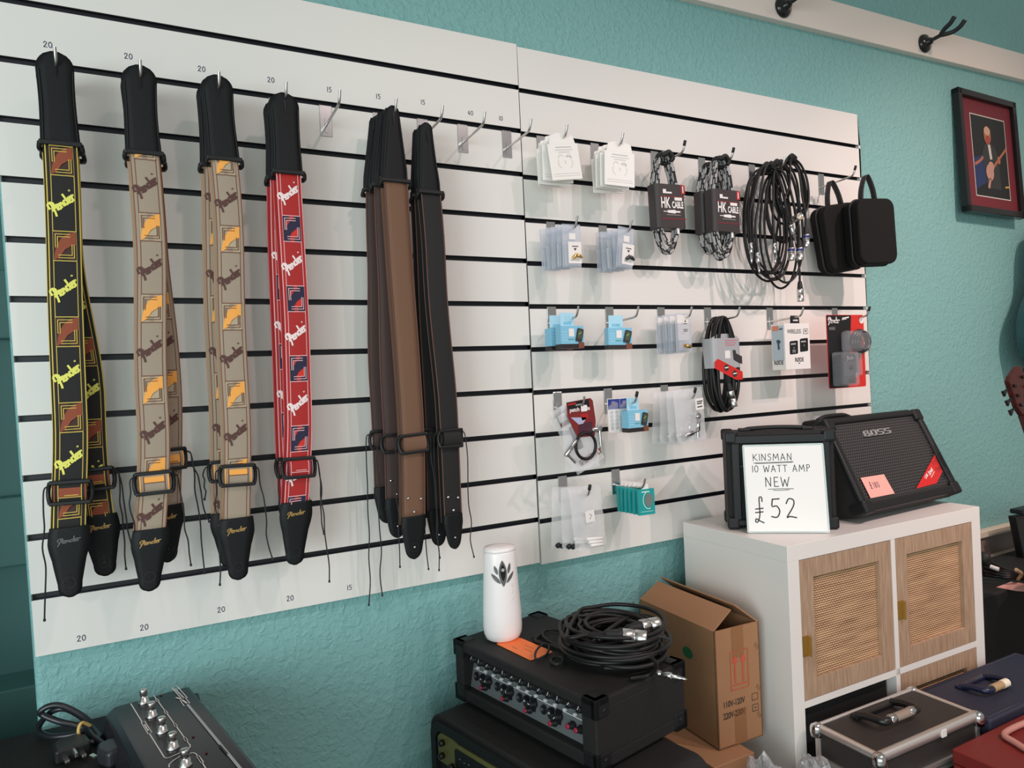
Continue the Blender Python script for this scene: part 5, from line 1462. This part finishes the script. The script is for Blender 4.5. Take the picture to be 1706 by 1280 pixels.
for k, (x, z) in enumerate(((.050, ch_ - .046), (.048, ch_ - .072), (.080, ch_ - .082), (.098, ch_ - .083), (.116, ch_ - .083), (.134, ch_ - .083), (.152, ch_ - .083), (.170, ch_ - .083))):
    MB().lathe([(.0062, 0), (.006, .009), (.0045, .0105), (.001, .0107)], (x, -.0035, z), (0, -1, 0), 14).build('knob', M_GLOSSB, combo)
M_CLOTH = mat('grille_cloth_dark', srgb(40, 42, 42), .8, bump=.8, bscale=900)
mb = MB().box(.026, cw_ - .026, .002, .010, .03, ch_ - .090, 0)
mb.build('speaker_grille', M_CLOTH, combo)
sc_ = thing('speaker_cabinet', 'plain black speaker cabinet beneath the combo amplifier', 'speaker cabinet', (CO.x, CO.y, 0), CY)
MB().box(.0, cw_, .002, cd_, .0008, .2895, 0, .006).build('cabinet', M_TOLEX, sc_); MB().box(.02, cw_ - .02, -.002, .004, .02, .27, 0).build('speaker_grille', M_CLOTH, sc_)

# --- cardboard box
M_BOARD = mat('cardboard', srgb(158, 114, 80), .75, vary=.06, vscale=25)
M_TAPE = mat('brown_tape', srgb(146, 102, 68), .3)
M_STENR = mat('stencil_red', srgb(196, 82, 58), .7); M_STENB = mat('stencil_black', srgb(48, 38, 32), .7)
BX = thing('cardboard_box', 'tall cardboard box with red arrows between the mixer amplifier and the cabinet', 'box', (.240, -.304, .600), -.047)
bw2, bd2, bh2 = .123, .266, .251
t_ = .003
mb = MB().box(0, bw2, 0, t_, .0006, bh2, 0).box(0, bw2, bd2 - t_, bd2, .0006, bh2, 0).box(0, t_, 0, bd2, .0006, bh2, 0).box(bw2 - t_, bw2, 0, bd2, .0006, bh2, 0).box(0, bw2, 0, bd2, .0006, t_, 0)
mb.build('carton', M_BOARD, BX)
def flap(p0, p1, e):
    p0 = Vector(p0); p1 = Vector(p1); e = Vector(e); nrm = (p1 - p0).cross(e).normalized() * t_
    mb = MB(); vs = [p0, p1, p1 + e + (p0 - p1).normalized() * .004, p0 + e + (p1 - p0).normalized() * .004]; vs += [v + nrm for v in vs]
    mb.add(vs, [(0, 1, 2, 3), (7, 6, 5, 4), (0, 4, 5, 1), (1, 5, 6, 2), (2, 6, 7, 3), (3, 7, 4, 0)], 0)
    return mb
flap((0, .004, bh2), (0, bd2, bh2), (.054, 0, .036)).build('flap', M_BOARD, BX)
flap((bw2, bd2, bh2), (bw2, 0, bh2), (-.060, 0, .046)).build('flap', M_BOARD, BX)
mb = MB(); f = fxz(-.0006)
mb.poly(rectp(.046, .078, .185, bh2), f, 2); mb.poly(rectp(.046, .078, 0.001, .075), f, 2)
xa, xb_, z0, z1 = .040, .088, .118, .200
mb.stroke([(xa, z0), (xa, z1), (xb_, z1), (xb_, z0), (xa, z0)], .0018, fxz(-.0010), 0, 1)
for x in (.052, .074):
    mb.stroke([(x, .134), (x, .178)], .0040, fxz(-.0010), 0); mb.poly([(x - .008, .176), (x + .008, .176), (x, .192)], fxz(-.0011), 0)
mb.stroke([(xa + .006, .128), (xb_ - .006, .128)], .0026, fxz(-.0010), 0)
for s_, z in (('110V-120V', .091), ('220V-230V', .067)):
    mb.text(s_, .0185, lambda a, b: f(.015 + a, z + b), 1, align='LEFT', sx=.72, bold=.0003)
    mb.stroke([(.096, z - .007), (.096, z + .007), (.112, z + .007), (.112, z - .007), (.096, z - .007)], .0014, f, 1, 1)
mb.stroke([(.100, .067), (.107, .067)], .0013, f, 1)
for zz in (.20, .11, .05):
    for k in range(3): mb.stroke([(.108 + .003 * k, zz - .004 * k), (.114 + .003 * k, zz + .006 - .004 * k)], .001, f, 1)
mb.build('print', [M_STENR, M_STENB, M_TAPE], BX)
mb = MB().poly([(.090 + .0115 * math.cos(k * PI / 10) * 1.5, .178 + .0125 * math.sin(k * PI / 10)) for k in range(20)], lambda a, b: (-.0006, a, b), 0)
mb.build('round_sticker', mat('green_sticker', srgb(30, 96, 52), .5), BX)['label'] = 'round dark green sticker'
tg = tag(MB().box(.186, .298, -.346, -.03, .0006, .5990, 0, .002).build('cardboard_carton', M_BOARD), 'cardboard carton under the tall cardboard box', 'carton')
tg = thing('speaker_cabinet', 'black topped speaker cabinet in front of the tall cardboard box', 'speaker cabinet', (.035, -.470, 0))
MB().box(0, .145, 0, .40, .0006, .575, 0, .006).build('cabinet', M_TOLEX, tg); MB().box(.015, .13, -.003, .002, .02, .55, 0).build('speaker_grille', M_CLOTH, tg)

# --- cases in front of the cabinet, on a low table
lt = thing('low_table', 'low black table carrying the carrying cases in front of the cabinet', 'table', (.20, -.80, 0))
MB().box(.0, 1.06, 0, .405, .478, .4995, 0, .002).build('table_top', M_BLACK, lt)
for x in (.03, 1.03):
    for y in (.03, .37): MB().box(x - .018, x + .018, y - .018, y + .018, .0006, .478, 0, .002).build('leg', M_BLACK, lt)
M_PANELB = mat('case_panel', (0.030, 0.024, 0.022), .55, bump=.3, bscale=1200)
M_ALUM = mat('case_aluminium', (0.78, 0.74, 0.70), .34, .85)
fc = thing('flight_case', 'black carrying case with aluminium edges and chrome corners', 'case', (.429, -.540, .500), -.016)
w, d, h = .327, .152, .140
MB().box(.004, w - .004, .004, d - .004, .0006, h - .002, 0, .002).build('body', M_PANELB, fc)
mb = MB(); R1 = .0105
for (a, b, r_) in (((0, 0, h), (w, 0, h), R1), ((0, 0, h), (0, d, h), R1 * .8), ((0, d, h), (w, d, h), .005), ((w, 0, h), (w, d, h), .005)):
    a = Vector(a); b = Vector(b); sh_ = Vector((.006 if a.x == b.x == 0 else -.004 if a.x == b.x else 0, .007 if a.y == b.y == 0 else -.004 if a.y == b.y else 0, -.007 if r_ > .006 else -.003))
    mb.cyl(a + sh_, b + sh_, r_, n=14)
for x in (.006, w - .006):
    for y in (.006, d - .006): mb.box(x - .006, x + .006, y - .006, y + .006, .001, h - .006, 0, .002)
mb.box(.006, w - .006, -.0025, .004, .058, .064, 0).box(.006, w - .006, -.0025, .004, .070, .076, 0).box(-.002, .004, .006, d - .006, .058, .076, 0)
mb.build('edge_trim', M_ALUM, fc)['label'] = 'aluminium edge profile'
for x in (.003, w - .003):
    for y in (.003, d - .003):
        mb = MB().lathe([(.0135, -.020), (.0140, -.010), (.0135, -.002), (.011, .004), (.006, .0075), (.001, .0085)], (x, y, h - .004), (0, 0, 1), 16)
        mb.build('corner_cap', M_CHROME, fc)['label'] = 'chrome ball corner'
def case_handle(parent, x0, x1, y, z, m1, m2, rise=.004, dy=-.028, th=.0065):
    q = z + rise + .006
    h1 = MB().tube([(x0, y, z + .005), (x0, y + dy * .4, q - .002), (x0, y + dy * .78, q), (x0 + .003, y + dy * .94, q), (x0 + .012, y + dy, q), ((x0 + x1) / 2, y + dy, q), (x1 - .012, y + dy, q), (x1 - .003, y + dy * .94, q), (x1, y + dy * .78, q), (x1, y + dy * .4, q - .002), (x1, y, z + .005)], th, 10, sub=4)
    return h1
M_GRIP = mat('handle_black', (0.012, 0.011, 0.011), .35)
mb = MB().box(.084, .214, .112, .132, h, h + .010, 0, .004, 3); mb.build('handle_plate', M_GRIP, fc)
mb = case_handle(fc, .092, .206, .118, h + .004, M_GRIP, M_CHROME, .008, -.062, .0082); hd = mb.build('handle', M_GRIP, fc)
for x in (.118, .180): MB().cyl((x - .009, .056, h + .0190), (x + .009, .056, h + .0190), .0100, n=12, bev=.002).build('handle_collar', M_CHROME, hd)
MB().cyl((.127, .056, h + .0192), (.171, .056, h + .0192), .0090, n=12).build('handle_grip', mat('grip_taupe', srgb(150, 132, 118), .5), hd)
for x in (.10, .275):
    mb = MB().box(x - .013, x + .013, -.010, .002, .052, .084, 0, .004, 3).lathe([(.010, 0), (.010, .004), (.006, .006), (.001, .0065)], (x, -.010, .074), (0, -1, 0), 14); mb.build('latch', M_CHROME, fc)
MB().box(.188, .204, -.0055, -.0025, h - .014, h + .002, 0, .001).build('price_sticker', M_CARDW, fc)
M_NAVY = mat('navy_vinyl', srgb(38, 40, 58), .6, bump=.3, bscale=900)
bc = thing('carrying_case', 'navy blue carrying case behind the red case, beside the flight case', 'case', (.775, -.556, .500), 0)
w, d, h = .42, .165, .125
MB().box(0, w, 0, d, .0006, h * .58, 0, .006, 3).build('body', M_NAVY, bc)
mb = MB().box(-.002, w + .002, -.002, d + .001, h * .58 + .002, h, 0, .006, 3); mb.box(.004, w - .004, .002, d - .002, h * .56, h * .6, 0)
mb.build('lid', M_NAVY, bc)
mb = MB().tube([(.008, .008, h), (w - .008, .008, h), (w - .008, d - .008, h), (.008, d - .008, h)], .0022, 6, closed=True, sub=1); mb.build('piping', mat('navy_piping', srgb(28, 30, 52), .5), bc)
MB().box(.090, .205, .112, .128, h, h + .008, 0, .003, 2).build('handle_plate', mat('navy_handle', srgb(26, 30, 56), .35), bc)
mb = case_handle(bc, .098, .198, .118, h, M_GRIP, M_CHROME, .008, -.058, .0076); hd = mb.build('handle', mat('navy_handle', srgb(26, 30, 56), .35), bc)
MB().cyl((.122, .060, h + .0152), (.160, .060, h + .0152), .0090, n=12).build('handle_grip', mat('grip_tan', srgb(176, 146, 108), .5), hd)
MB().cyl((.160, .060, h + .0152), (.182, .060, h + .0152), .0096, n=12).build('handle_tag', mat('tag_cream', srgb(236, 226, 206), .5), hd)
M_REDL = mat('red_leatherette', srgb(120, 32, 26), .5, bump=.2, bscale=900)
rc = thing('carrying_case', 'dark red case with a pink handle at the bottom right', 'case', tuple(at(1576, 1243, z=.610) + Vector((0, -.213, -.110))), 0)
w, d, h = .38, .20, .110
MB().box(0, w, 0, d, .0006, h * .72, 0, .003).build('body', M_REDL, rc)
MB().box(-.001, w + .001, -.001, d + .001, h * .72 + .0015, h, 0, .003).build('lid', M_REDL, rc)
M_PINKH = mat('pink_handle', srgb(196, 136, 124), .45)
hp = [at(*q, z=.616) - rc.location for q in ((1712, 1205), (1690, 1214), (1673, 1226), (1690, 1238), (1712, 1252))]
MB().tube([Vector((p.x, p.y, h + .008)) for p in hp], .0062, 10, sub=4).build('handle', M_PINKH, rc)['label'] = 'pink handle'
MB().box(.085, .10, .0, .02, h, h + .005, 0, .001).build('latch', M_CHROME, rc)

# --- crumpled bubble wrap in front of the carton
def wrap(label, x0, x1, y0, y1, z0, hgt, seed):
    rnd = random.Random(seed); nx, ny = 30, 22; vs = []; fs = []
    for j in range(ny + 1):
        for i in range(nx + 1):
            u = i / nx; v = j / ny
            e = (math.sin(PI * u) * math.sin(PI * v)) ** .45 if 0 < i < nx and 0 < j < ny else 0
            vs.append((x0 + (x1 - x0) * u + rnd.uniform(-.004, .004), y0 + (y1 - y0) * v + rnd.uniform(-.004, .004), z0 + .0008 + hgt * e * (1 + .18 * math.sin(u * 17 + seed) * math.cos(v * 13)) + (rnd.uniform(-.0035, .0035) * e)))
    for j in range(ny):
        for i in range(nx): fs.append((j * (nx + 1) + i, j * (nx + 1) + i + 1, (j + 1) * (nx + 1) + i + 1, (j + 1) * (nx + 1) + i))
    c = Vector(((x0 + x1) / 2, (y0 + y1) / 2, z0))
    o = MB(Matrix.Translation(-c)).add(vs, fs, 0, False).build('plastic_wrap', mat('wrap_film', (.50, .49, .49), .12, alpha=.38, spec=.9))
    o.location = c
    return tag(o, label, 'plastic wrap')
wrap('crumpled clear plastic wrap beside the flight case', .322, .424, -.50, -.372, .4995, .098, 2)
wrap('crumpled clear plastic wrap in front of the lower carton', .206, .318, -.455, -.350, .4995, .118, 5)
sbx = thing('dark_filler_box', 'added black filler box darkening the open cube of the cabinet', 'box', (.3982, -.3644, 0), -.0132)  # made-up black filler; stands in for the darkness inside the open cube
MB().box(T_ + .008, T_ + CE - .008, .020, .29, T_ + CE + DV + .0008, T_ + CE * 2 + DV - .006, 0, .003).build('carton', mat('matte_black', (0.008, 0.007, 0.007), .7), sbx)
MB().box(T_ + .10, T_ + .20, .014, .022, T_ + CE * 1.6, T_ + CE * 1.68, 0, .003).build('handle', M_BLACK, sbx)

# --- bottom left: black case, foot controller, mains lead
lc = thing('equipment_case', 'black case at the bottom left under the foot controller', 'case', (-1.32, -.62, 0))
MB().box(0, .585, 0, .610, .0006, .855, 0, .008, 3).build('body', M_TOLEX, lc)
for x in (0, .585):
    for y in (0, .61):
        sx = 1 if x == 0 else -1; sy = 1 if y == 0 else -1
        MB().box(*sorted((x - sx * .002, x + sx * .03)), *sorted((y - sy * .002, y + sy * .03)), .828, .857, 0, .004, 2).build('corner_protector', M_GLOSSB, lc)
FO = Vector((-.868, -.105, .8555)); FY = math.radians(10.5)
ft = thing('foot_controller', 'black foot controller pedal with chrome switches and white lines', 'pedal', FO, FY)
fw, fl_, fh = .118, .50, .044
M_FOOT = mat('satin_black_steel', (0.014, 0.013, 0.018), .32)
MB().prism([(-.016, .001), (fw, .001), (fw + .002, fh - .006), (fw - .002, fh), (.004, fh + .001), (-.008, fh - .008)], -fl_, 0, 'y', 0, .003).build('housing', M_FOOT, ft)
FM = Matrix.Translation(FO) @ Matrix.Rotation(FY, 4, 'Z')
def fpx(px, py, dz=0.0):
    p = FM.inverted() @ at(px, py, z=FO.z + fh + dz); return p
for q in ((240, 1172), (253, 1195), (270, 1221), (288, 1248), (309, 1277)):
    p = fpx(*q)
    mb = MB().lathe([(.0090, 0), (.0088, .003), (.0070, .0045), (.0066, .010), (.0048, .0105), (.0048, .013), (.0058, .0135), (.0060, .022), (.0054, .0235), (.001, .024)], (p.x, p.y, fh), (0, 0, 1), 18)
    mb.build('foot_switch', M_SILVER, ft)['label'] = 'chrome foot switch'
mb = MB(); f = lambda a, b: (a, b, fh + .0013)
def pl(*q): return [tuple(fpx(*k).xy) for k in q]
mb.stroke(pl((218, 1174), (237, 1205)), .0016, f, 0); mb.stroke(pl((249, 1224), (274, 1264)), .0016, f, 0); mb.stroke(pl((274, 1264), (282, 1264), (312, 1250), (317, 1245), (314, 1240)), .0016, f, 0, 3); mb.stroke(pl((256, 1160), (314, 1240)), .0016, f, 0)
c4 = pl((235, 1205), (241, 1203), (253, 1222), (247, 1225)); mb.stroke(c4 + c4[:1], .0012, f, 0, 1); mb.stroke(pl((241, 1209), (247, 1219)), .002, f, 0)
for k in range(4):
    a, b = Vector(pl((256, 1160))[0]), Vector(pl((314, 1240))[0]); m_ = a + (b - a) * (.12 + .27 * k); u = (b - a).normalized() * .005
    mb.stroke([tuple(m_ - u), tuple(m_ + u)], .004, f, 0)
mb.stroke(pl((282, 1280), (283, 1274), (300, 1262), (322, 1256), (330, 1262)), .0016, f, 0); mb.stroke(pl((330, 1262), (352, 1296)), .0016, f, 0)
mb.stroke(pl((330, 1262), (337, 1272)), .004, f, 0)
mb.stroke(pl((313, 1176), (402, 1284)), .0042, f, 1)
c4 = pl((286, 1147), (294, 1144), (312, 1164), (304, 1168)); mb.stroke(c4 + c4[:1], .0014, f, 0, 1); mb.stroke(pl((291, 1149), (306, 1164)), .0034, f, 1)
c4 = pl((300, 1168), (309, 1164), (316, 1173), (307, 1178)); mb.stroke(c4 + c4[:1], .0014, f, 0, 1); mb.stroke(pl((304, 1168), (311, 1173)), .003, f, 0); mb.stroke(pl((294, 1164), (300, 1166)), .003, f, 0)
mb.stroke(pl((366, 1244), (378, 1258)), .0028, lambda a, b: (a, b, fh + .0017), 2)
mb.build('print', [M_CARDW, mat('silver_print', srgb(176, 178, 180), .4), M_PRINTD], ft)
for q in ((268, 1160), (322, 1229), (344, 1256)): 
    p = fpx(*q); MB().lathe([(.002, 0), (.0018, .001), (.0005, .0016)], (p.x, p.y, fh + .001), (0, 0, 1), 8).build('indicator_lamp', mat('lamp_red', srgb(90, 26, 26), .3), ft)
M_LEADB = mat('lead_rubber', (0.014, 0.015, 0.020), .35)
LT_ = .8556
ml = thing('mains_lead', 'coiled black mains lead with a plug and a yellow tie on the left case', 'cable', (-.92, -.09, LT_))
ML0 = Vector(ml.location)
def mp_(px, py, dz, y=None): return at(px, py, z=LT_ + dz) - ML0
lp = [mp_(182, 1246, .006), mp_(155, 1228, .010), mp_(140, 1213, .014), mp_(100, 1203, .030), mp_(72, 1192, .042), mp_(68, 1185, .050), mp_(85, 1176, .056), mp_(105, 1177, .052), mp_(135, 1192, .032), mp_(150, 1208, .014),
      mp_(130, 1222, .008), mp_(90, 1228, .006), mp_(68, 1222, .006), mp_(65, 1210, .012), mp_(75, 1196, .030), mp_(90, 1184, .044), mp_(112, 1182, .044), mp_(140, 1198, .024), mp_(152, 1212, .012), mp_(165, 1232, .006), mp_(140, 1240, .008), mp_(118, 1246, .012)]
MB().tube(lp, .0048, 10, sub=6).build('cord', M_LEADB, ml)
a = mp_(132, 1232, .012); b = mp_(150, 1209, .022)
mb = MB().tube([a, (a * .7 + b * .3) + Vector((-.005, 0, .010)), (a + b) / 2 + Vector((-.003, 0, .016)), b], .0026, 8); mb.build('twist_tie', mat('yellow_tie', srgb(200, 168, 96), .5), ml)['label'] = 'yellow tie'
pg = MB(Matrix.Translation(mp_(118, 1258, .0)) @ Matrix.Rotation(.25, 4, 'Z'))
pg.prism([(-.024, -.024), (.024, -.024), (.022, .010), (.010, .022), (-.010, .022), (-.022, .010)], .0006, .022, 'z', 0, .004, 3)
pl_o = pg.build('plug', mat('plug_black', (0.012, 0.012, 0.013), .4), ml)
q = MB(pg.T)
for x in (-.011, .011): q.box(x - .0032, x + .0032, -.040, -.022, .006, .010, 0, .0006)
q.box(-.002, .002, -.044, -.022, .012, .019, 0, .0006)
q.build('plug_pin', mat('pin_nickel', (.72, .70, .66), .28, 1.0), pl_o)['label'] = 'metal plug pins'
q2 = thing('mains_plug', 'black plug lying beside the foot controller on the left case', 'plug', tuple(at(188, 1268, z=LT_)), .5)
MB().prism([(-.018, -.024), (.018, -.024), (.020, .004), (.010, .024), (-.010, .024), (-.020, .004)], .0006, .026, 'z', 0, .006, 3).build('body', mat('plug_slate', (0.022, 0.024, 0.030), .4), q2)
MB().box(-.022, -.016, .012, .024, .010, .013, 0).build('plug_pin', mat('pin_nickel', (1, 1, 1)), q2)

# --- right edge: cables on a black case, music gear and guitars
ez = at(1650, 992, y=-.26).z
ec = thing('equipment_case', 'black case right of the cabinet with cables and a pink note on top', 'case', (1.21, -.26, 0))
MB().box(0, .72, 0, .225, .0006, ez, 0, .008, 3).build('body', mat('matte_black', (0.008, 0.007, 0.007), .7), ec)
pn = [at(*k, z=ez + .0008) for k in ((1660, 979), (1684, 970), (1712, 973), (1709, 986), (1694, 985))]
tag(MB().prism([(p.x, p.y) for p in pn], ez + .0008, ez + .0016, 'z', 0).build('price_note', mat('note_pale_pink', srgb(226, 164, 156), .6)), 'pale pink price note lying on the black case at the right edge', 'note')
rnd = random.Random(91)
cb = thing('cable_bundle', 'bundle of black leads lying on the black case at the right edge', 'cable', tuple(at(1665, 960, z=ez)))
C0 = Vector(cb.location)
for k in range(5):
    ps = [at(1636 + rnd.uniform(-3, 3), 930 + 7 * k, z=ez + .075 - .013 * k), at(1655, 940 + 5 * k, z=ez + .055 - .010 * k), at(1680, 951 + 3 * k, z=ez + .035 - .005 * k), at(1696, 955 + 2 * k, z=ez + .028 - .004 * k), at(1722, 958 + 3 * k, z=ez + .03 - .004 * k)]
    MB().tube([p - C0 for p in ps], .0062, 8).build('cord', M_CABLE, cb)
p = at(1640, 930, z=ez + .08) - C0; MB().lathe([(.010, -.02), (.018, -.012), (.020, 0), (.016, .012), (.006, .018)], p, (.2, -.5, .8), 14).build('plug', M_RUBBER, cb)
a = at(1693, 949, z=ez + .055) - C0; b = at(1696, 965, z=ez + .01) - C0
MB().tube([a, (a + b) / 2 + Vector((.0, -.012, .004)), b], .005, 8).build('twist_tie', mat('tan_tie', srgb(196, 160, 120), .6), cb)['label'] = 'tan tie'
MB().cyl(at(1650, 944, z=ez + .055) - C0, at(1664, 949, z=ez + .05) - C0, .006, n=10).build('cable_label', M_CARDW, cb)
sb = thing('music_stand', 'black folded stand leaning at the right edge above the pink note', 'stand', (1.80, -.10, ez + .001))
l0 = at(1685, 860, y=-.10) - Vector(sb.location); l1 = at(1704, 952, y=-.10) - Vector(sb.location)
MB().prism([(l0.x, l0.z), (l0.x + .3, l0.z - .01), (l0.x + .3, .001), (l1.x + .02, .001), (l1.x, l1.z)], -.012, .012, 'y', 0, .003).build('desk', M_BLACK, sb)
MB().box(l0.x + .012, l0.x + .3, -.03, .012, l0.z + .006, l0.z + .022, 0, .004).build('ledge', M_BLACK, sb)

# framed picture
pf = thing('picture_frame', 'black framed concert picture with a maroon mount high on the wall', 'picture', (1.911, .014, 2.118))
pf.rotation_euler = (-.05, .012, 0)
w, h = .181, .216
mb = MB()
for a in ((-w, w, h - .022, h), (-w, w, -h, -h + .022), (-w, -w + .022, -h, h), (w - .022, w, -h, h)): mb.box(a[0], a[1], -.030, -.006, a[2], a[3], 0, .002)
mb.build('frame', M_GLOSSB, pf)
MB().box(-w + .02, w - .02, -.016, -.008, -h + .02, h - .02, 0).build('mount', mat('maroon_mount', srgb(104, 30, 40), .6), pf)
mb = MB(); f = fxz(-.0168); px0, px1, pz0, pz1 = -.098, .112, -.150, .138
mb.poly(rectp(px0 - .004, px1 + .004, pz0 - .004, pz1 + .004), f, 0); f = fxz(-.0172); mb.poly(rectp(px0, px1, pz0, pz1), f, 1)
def el(cx, cz, rx, rz, mi, y, n=18): mb.poly([(cx + rx * math.cos(2 * PI * k / n), cz + rz * math.sin(2 * PI * k / n)) for k in range(n)], fxz(y), mi)
mb.poly([(px0, -.02), (-.04, .0), (-.03, -.10), (px0, -.13)], fxz(-.0175), 2)
mb.poly([(-.045, .005), (-.028, .035), (.0, .044), (.035, .036), (.055, .0), (.06, -.12), (-.03, -.12)], fxz(-.0177), 3)
mb.poly([(-.006, .040), (.010, .040), (.016, -.012), (.002, -.015)], fxz(-.0179), 0)
el(-.004, .072, .022, .034, 4, -.0180); el(-.004, .088, .020, .016, 5, -.0182); el(-.002, .056, .014, .016, 6, -.0183)
mb.stroke([(-.092, -.04), (-.06, -.024), (-.044, -.012)], .010, fxz(-.0180), 4)
mb.stroke([(.020, -.040), (.060, -.005), (.108, .034)], .010, fxz(-.0182), 4)
el(-.006, -.062, .024, .030, 7, -.0184); el(.004, -.040, .018, .018, 7, -.0185); mb.stroke([(-.020, -.116), (-.008, -.086)], .012, fxz(-.0184), 7); el(.056, -.012, .010, .014, 4, -.0186)
mb.stroke([(.086, -.108), (.110, -.104)], .006, fxz(-.0180), 8)
mb.build('photo_print', [mat('photo_border', srgb(190, 184, 176), .5), mat('photo_dark', srgb(22, 24, 24), .4), mat('photo_blue', srgb(30, 46, 88), .4), mat('photo_jacket', srgb(44, 46, 46), .4), mat('photo_skin', srgb(160, 96, 70), .4), mat('photo_hair', srgb(190, 148, 122), .4), mat('photo_shade', srgb(150, 66, 62), .4), mat('photo_guitar', srgb(178, 134, 120), .4), mat('photo_amber', srgb(196, 150, 70), .4)], pf)

# wall hangers on the white board
def hanger(x, z, label):
    r = thing('guitar_hanger', label, 'hanger', (x, RAIL_Y, z), 0, 'guitar hangers on the white board')
    mb = MB().lathe([(.030, 0), (.030, .004), (.027, .010), (.018, .014), (.012, .018), (.0105, .026)], (0, 0, 0), (0, -1, 0), 24); mb.build('wall_plate', M_GLOSSB, r)
    for sx in (-.018, .018): MB().lathe([(.004, 0), (.003, .002), (.001, .0028)], (sx, -.009, -.012), (0, -1, 0), 10).build('screw', M_SILVER, r)
    MB().tube([(0, -.012, 0), (0, -.04, .002), (0, -.062, .004)], .0062, 10).build('stem', M_GLOSSB, r)
    for sx in (-1, 1):
        MB().tube([(0, -.056, .004), (sx * .012, -.068, .005), (sx * .024, -.084, .008), (sx * .027, -.104, .016), (sx * .028, -.118, .030)], .0070, 10).build('yoke_arm', M_RUBBER, r)
    return r
hanger(1.553, 2.452, 'black guitar hanger nearest the framed picture')
hanger(.884, 2.436, 'black guitar hanger cut off by the top edge of the view')

# guitars
def guitar_outline(L, wl, wu, ww, n=40):
    """half width along the body (0 = tail, 1 = neck end)"""
    pts = []
    for k in range(n + 1):
        t = k / n
        lower = wl * math.sqrt(max(0, 1 - ((t - .30) / .30) ** 2)) if t < .30 else wl
        if t < .30: hw = lower
        elif t < .60: q = (t - .30) / .30; q = q * q * (3 - 2 * q); hw = wl + (ww - wl) * q
        elif t < .80: q = (t - .60) / .20; q = q * q * (3 - 2 * q); hw = ww + (wu - ww) * q
        else: q = (t - .80) / .20; hw = wu * math.sqrt(max(0, 1 - q ** 3))
        pts.append((hw, t * L))
    return [(x, z) for x, z in pts if x > .0005]
def guitar(name, label, loc, rot, L, wl, wu, ww, dep, neck, body_m, head_m, head_first):
    r = thing(name, label, 'guitar', loc); r.rotation_euler = rot
    o = guitar_outline(L, wl, wu, ww)
    poly = [(x, z) for x, z in o] + [(-x, z) for x, z in o[::-1]]
    MB().prism(poly, 0, dep, 'y', 0, .006, 2).build('body', body_m, r)
    MB().box(-.024, .024, -.008, .014, L * .72, L + neck, 0, .004).build('neck', head_m, r)
    zt = L + neck
    mb = MB().prism([(-.026, zt), (-.036, zt + .03), (-.034, zt + .105), (-.020, zt + .112), (.020, zt + .118), (.034, zt + .112), (.036, zt + .03), (.026, zt)], -.002, .012, 'y', 0, .003)
    mb.build('headstock', head_m, r)
    for s_ in (-1, 1):
        for k in range(3):
            z = zt + .030 + .028 * k
            mb = MB().cyl((s_ * .030, .006, z), (s_ * .048, .006, z), .0032, n=8).prism([(s_ * .046, z - .003), (s_ * .060, z - .010), (s_ * .062, z + .008), (s_ * .046, z + .003)], .003, .010, 'y', 0, .002)
            mb.lathe([(.004, 0), (.004, .006), (.002, .007)], (s_ * .022, -.002, z), (0, -1, 0), 8)
            mb.build('tuning_peg', M_GLOSSB, r)
    return r
M_TEALG = mat('dark_teal_gloss', srgb(20, 62, 66), .15, coat=.6)
M_HEAD = mat('dark_red_wood', srgb(64, 20, 14), .35, coat=.1)
M_NECK = mat('neck_wood', srgb(120, 72, 44), .4)
guitar('hanging_guitar', 'dark teal guitar hanging at the right edge below the picture', (2.105, -.125, 1.30), (0, .25, 0), .60, .202, .160, .148, .080, .40, M_TEALG, M_NECK, False)
hanger(2.412, 2.475, 'black guitar hanger that holds the dark teal guitar')
hx = at(1690, 622, y=-.45)
dirn = Vector((.47, 0, -.883)).normalized()
gl, nk = .46, .42
base = hx + dirn * (gl + nk + .110) + Vector((.008, .004, 0))
g = guitar('standing_guitar', 'guitar with a dark red headstock entering at the right edge', base, (0, math.atan2(-.47, .883), 0), gl, .16, .125, .11, .06, nk, M_HEAD, M_HEAD, True)
gs = thing('guitar_stand', 'black tripod stand that carries the guitar at the right edge', 'stand', (base.x, -.40, 0))
MB().tube([(0, .02, .08), (0, .02, base.z - .035)], .010, 10, sub=1).build('post', M_BLACK, gs)
MB().tube([(-.10, -.07, base.z + .03), (-.09, -.02, base.z - .025), (0, .02, base.z - .030), (.09, -.02, base.z - .025), (.10, -.07, base.z + .02)], .009, 8).build('cradle', M_RUBBER, gs)
for a in (0, 2.1, 4.2): MB().tube([(0, .02, .12), (.12 * math.sin(a), .02 - .12 * math.cos(a), .06), (.22 * math.sin(a), .02 - .22 * math.cos(a), .010)], .009, 8).build('leg', M_BLACK, gs)
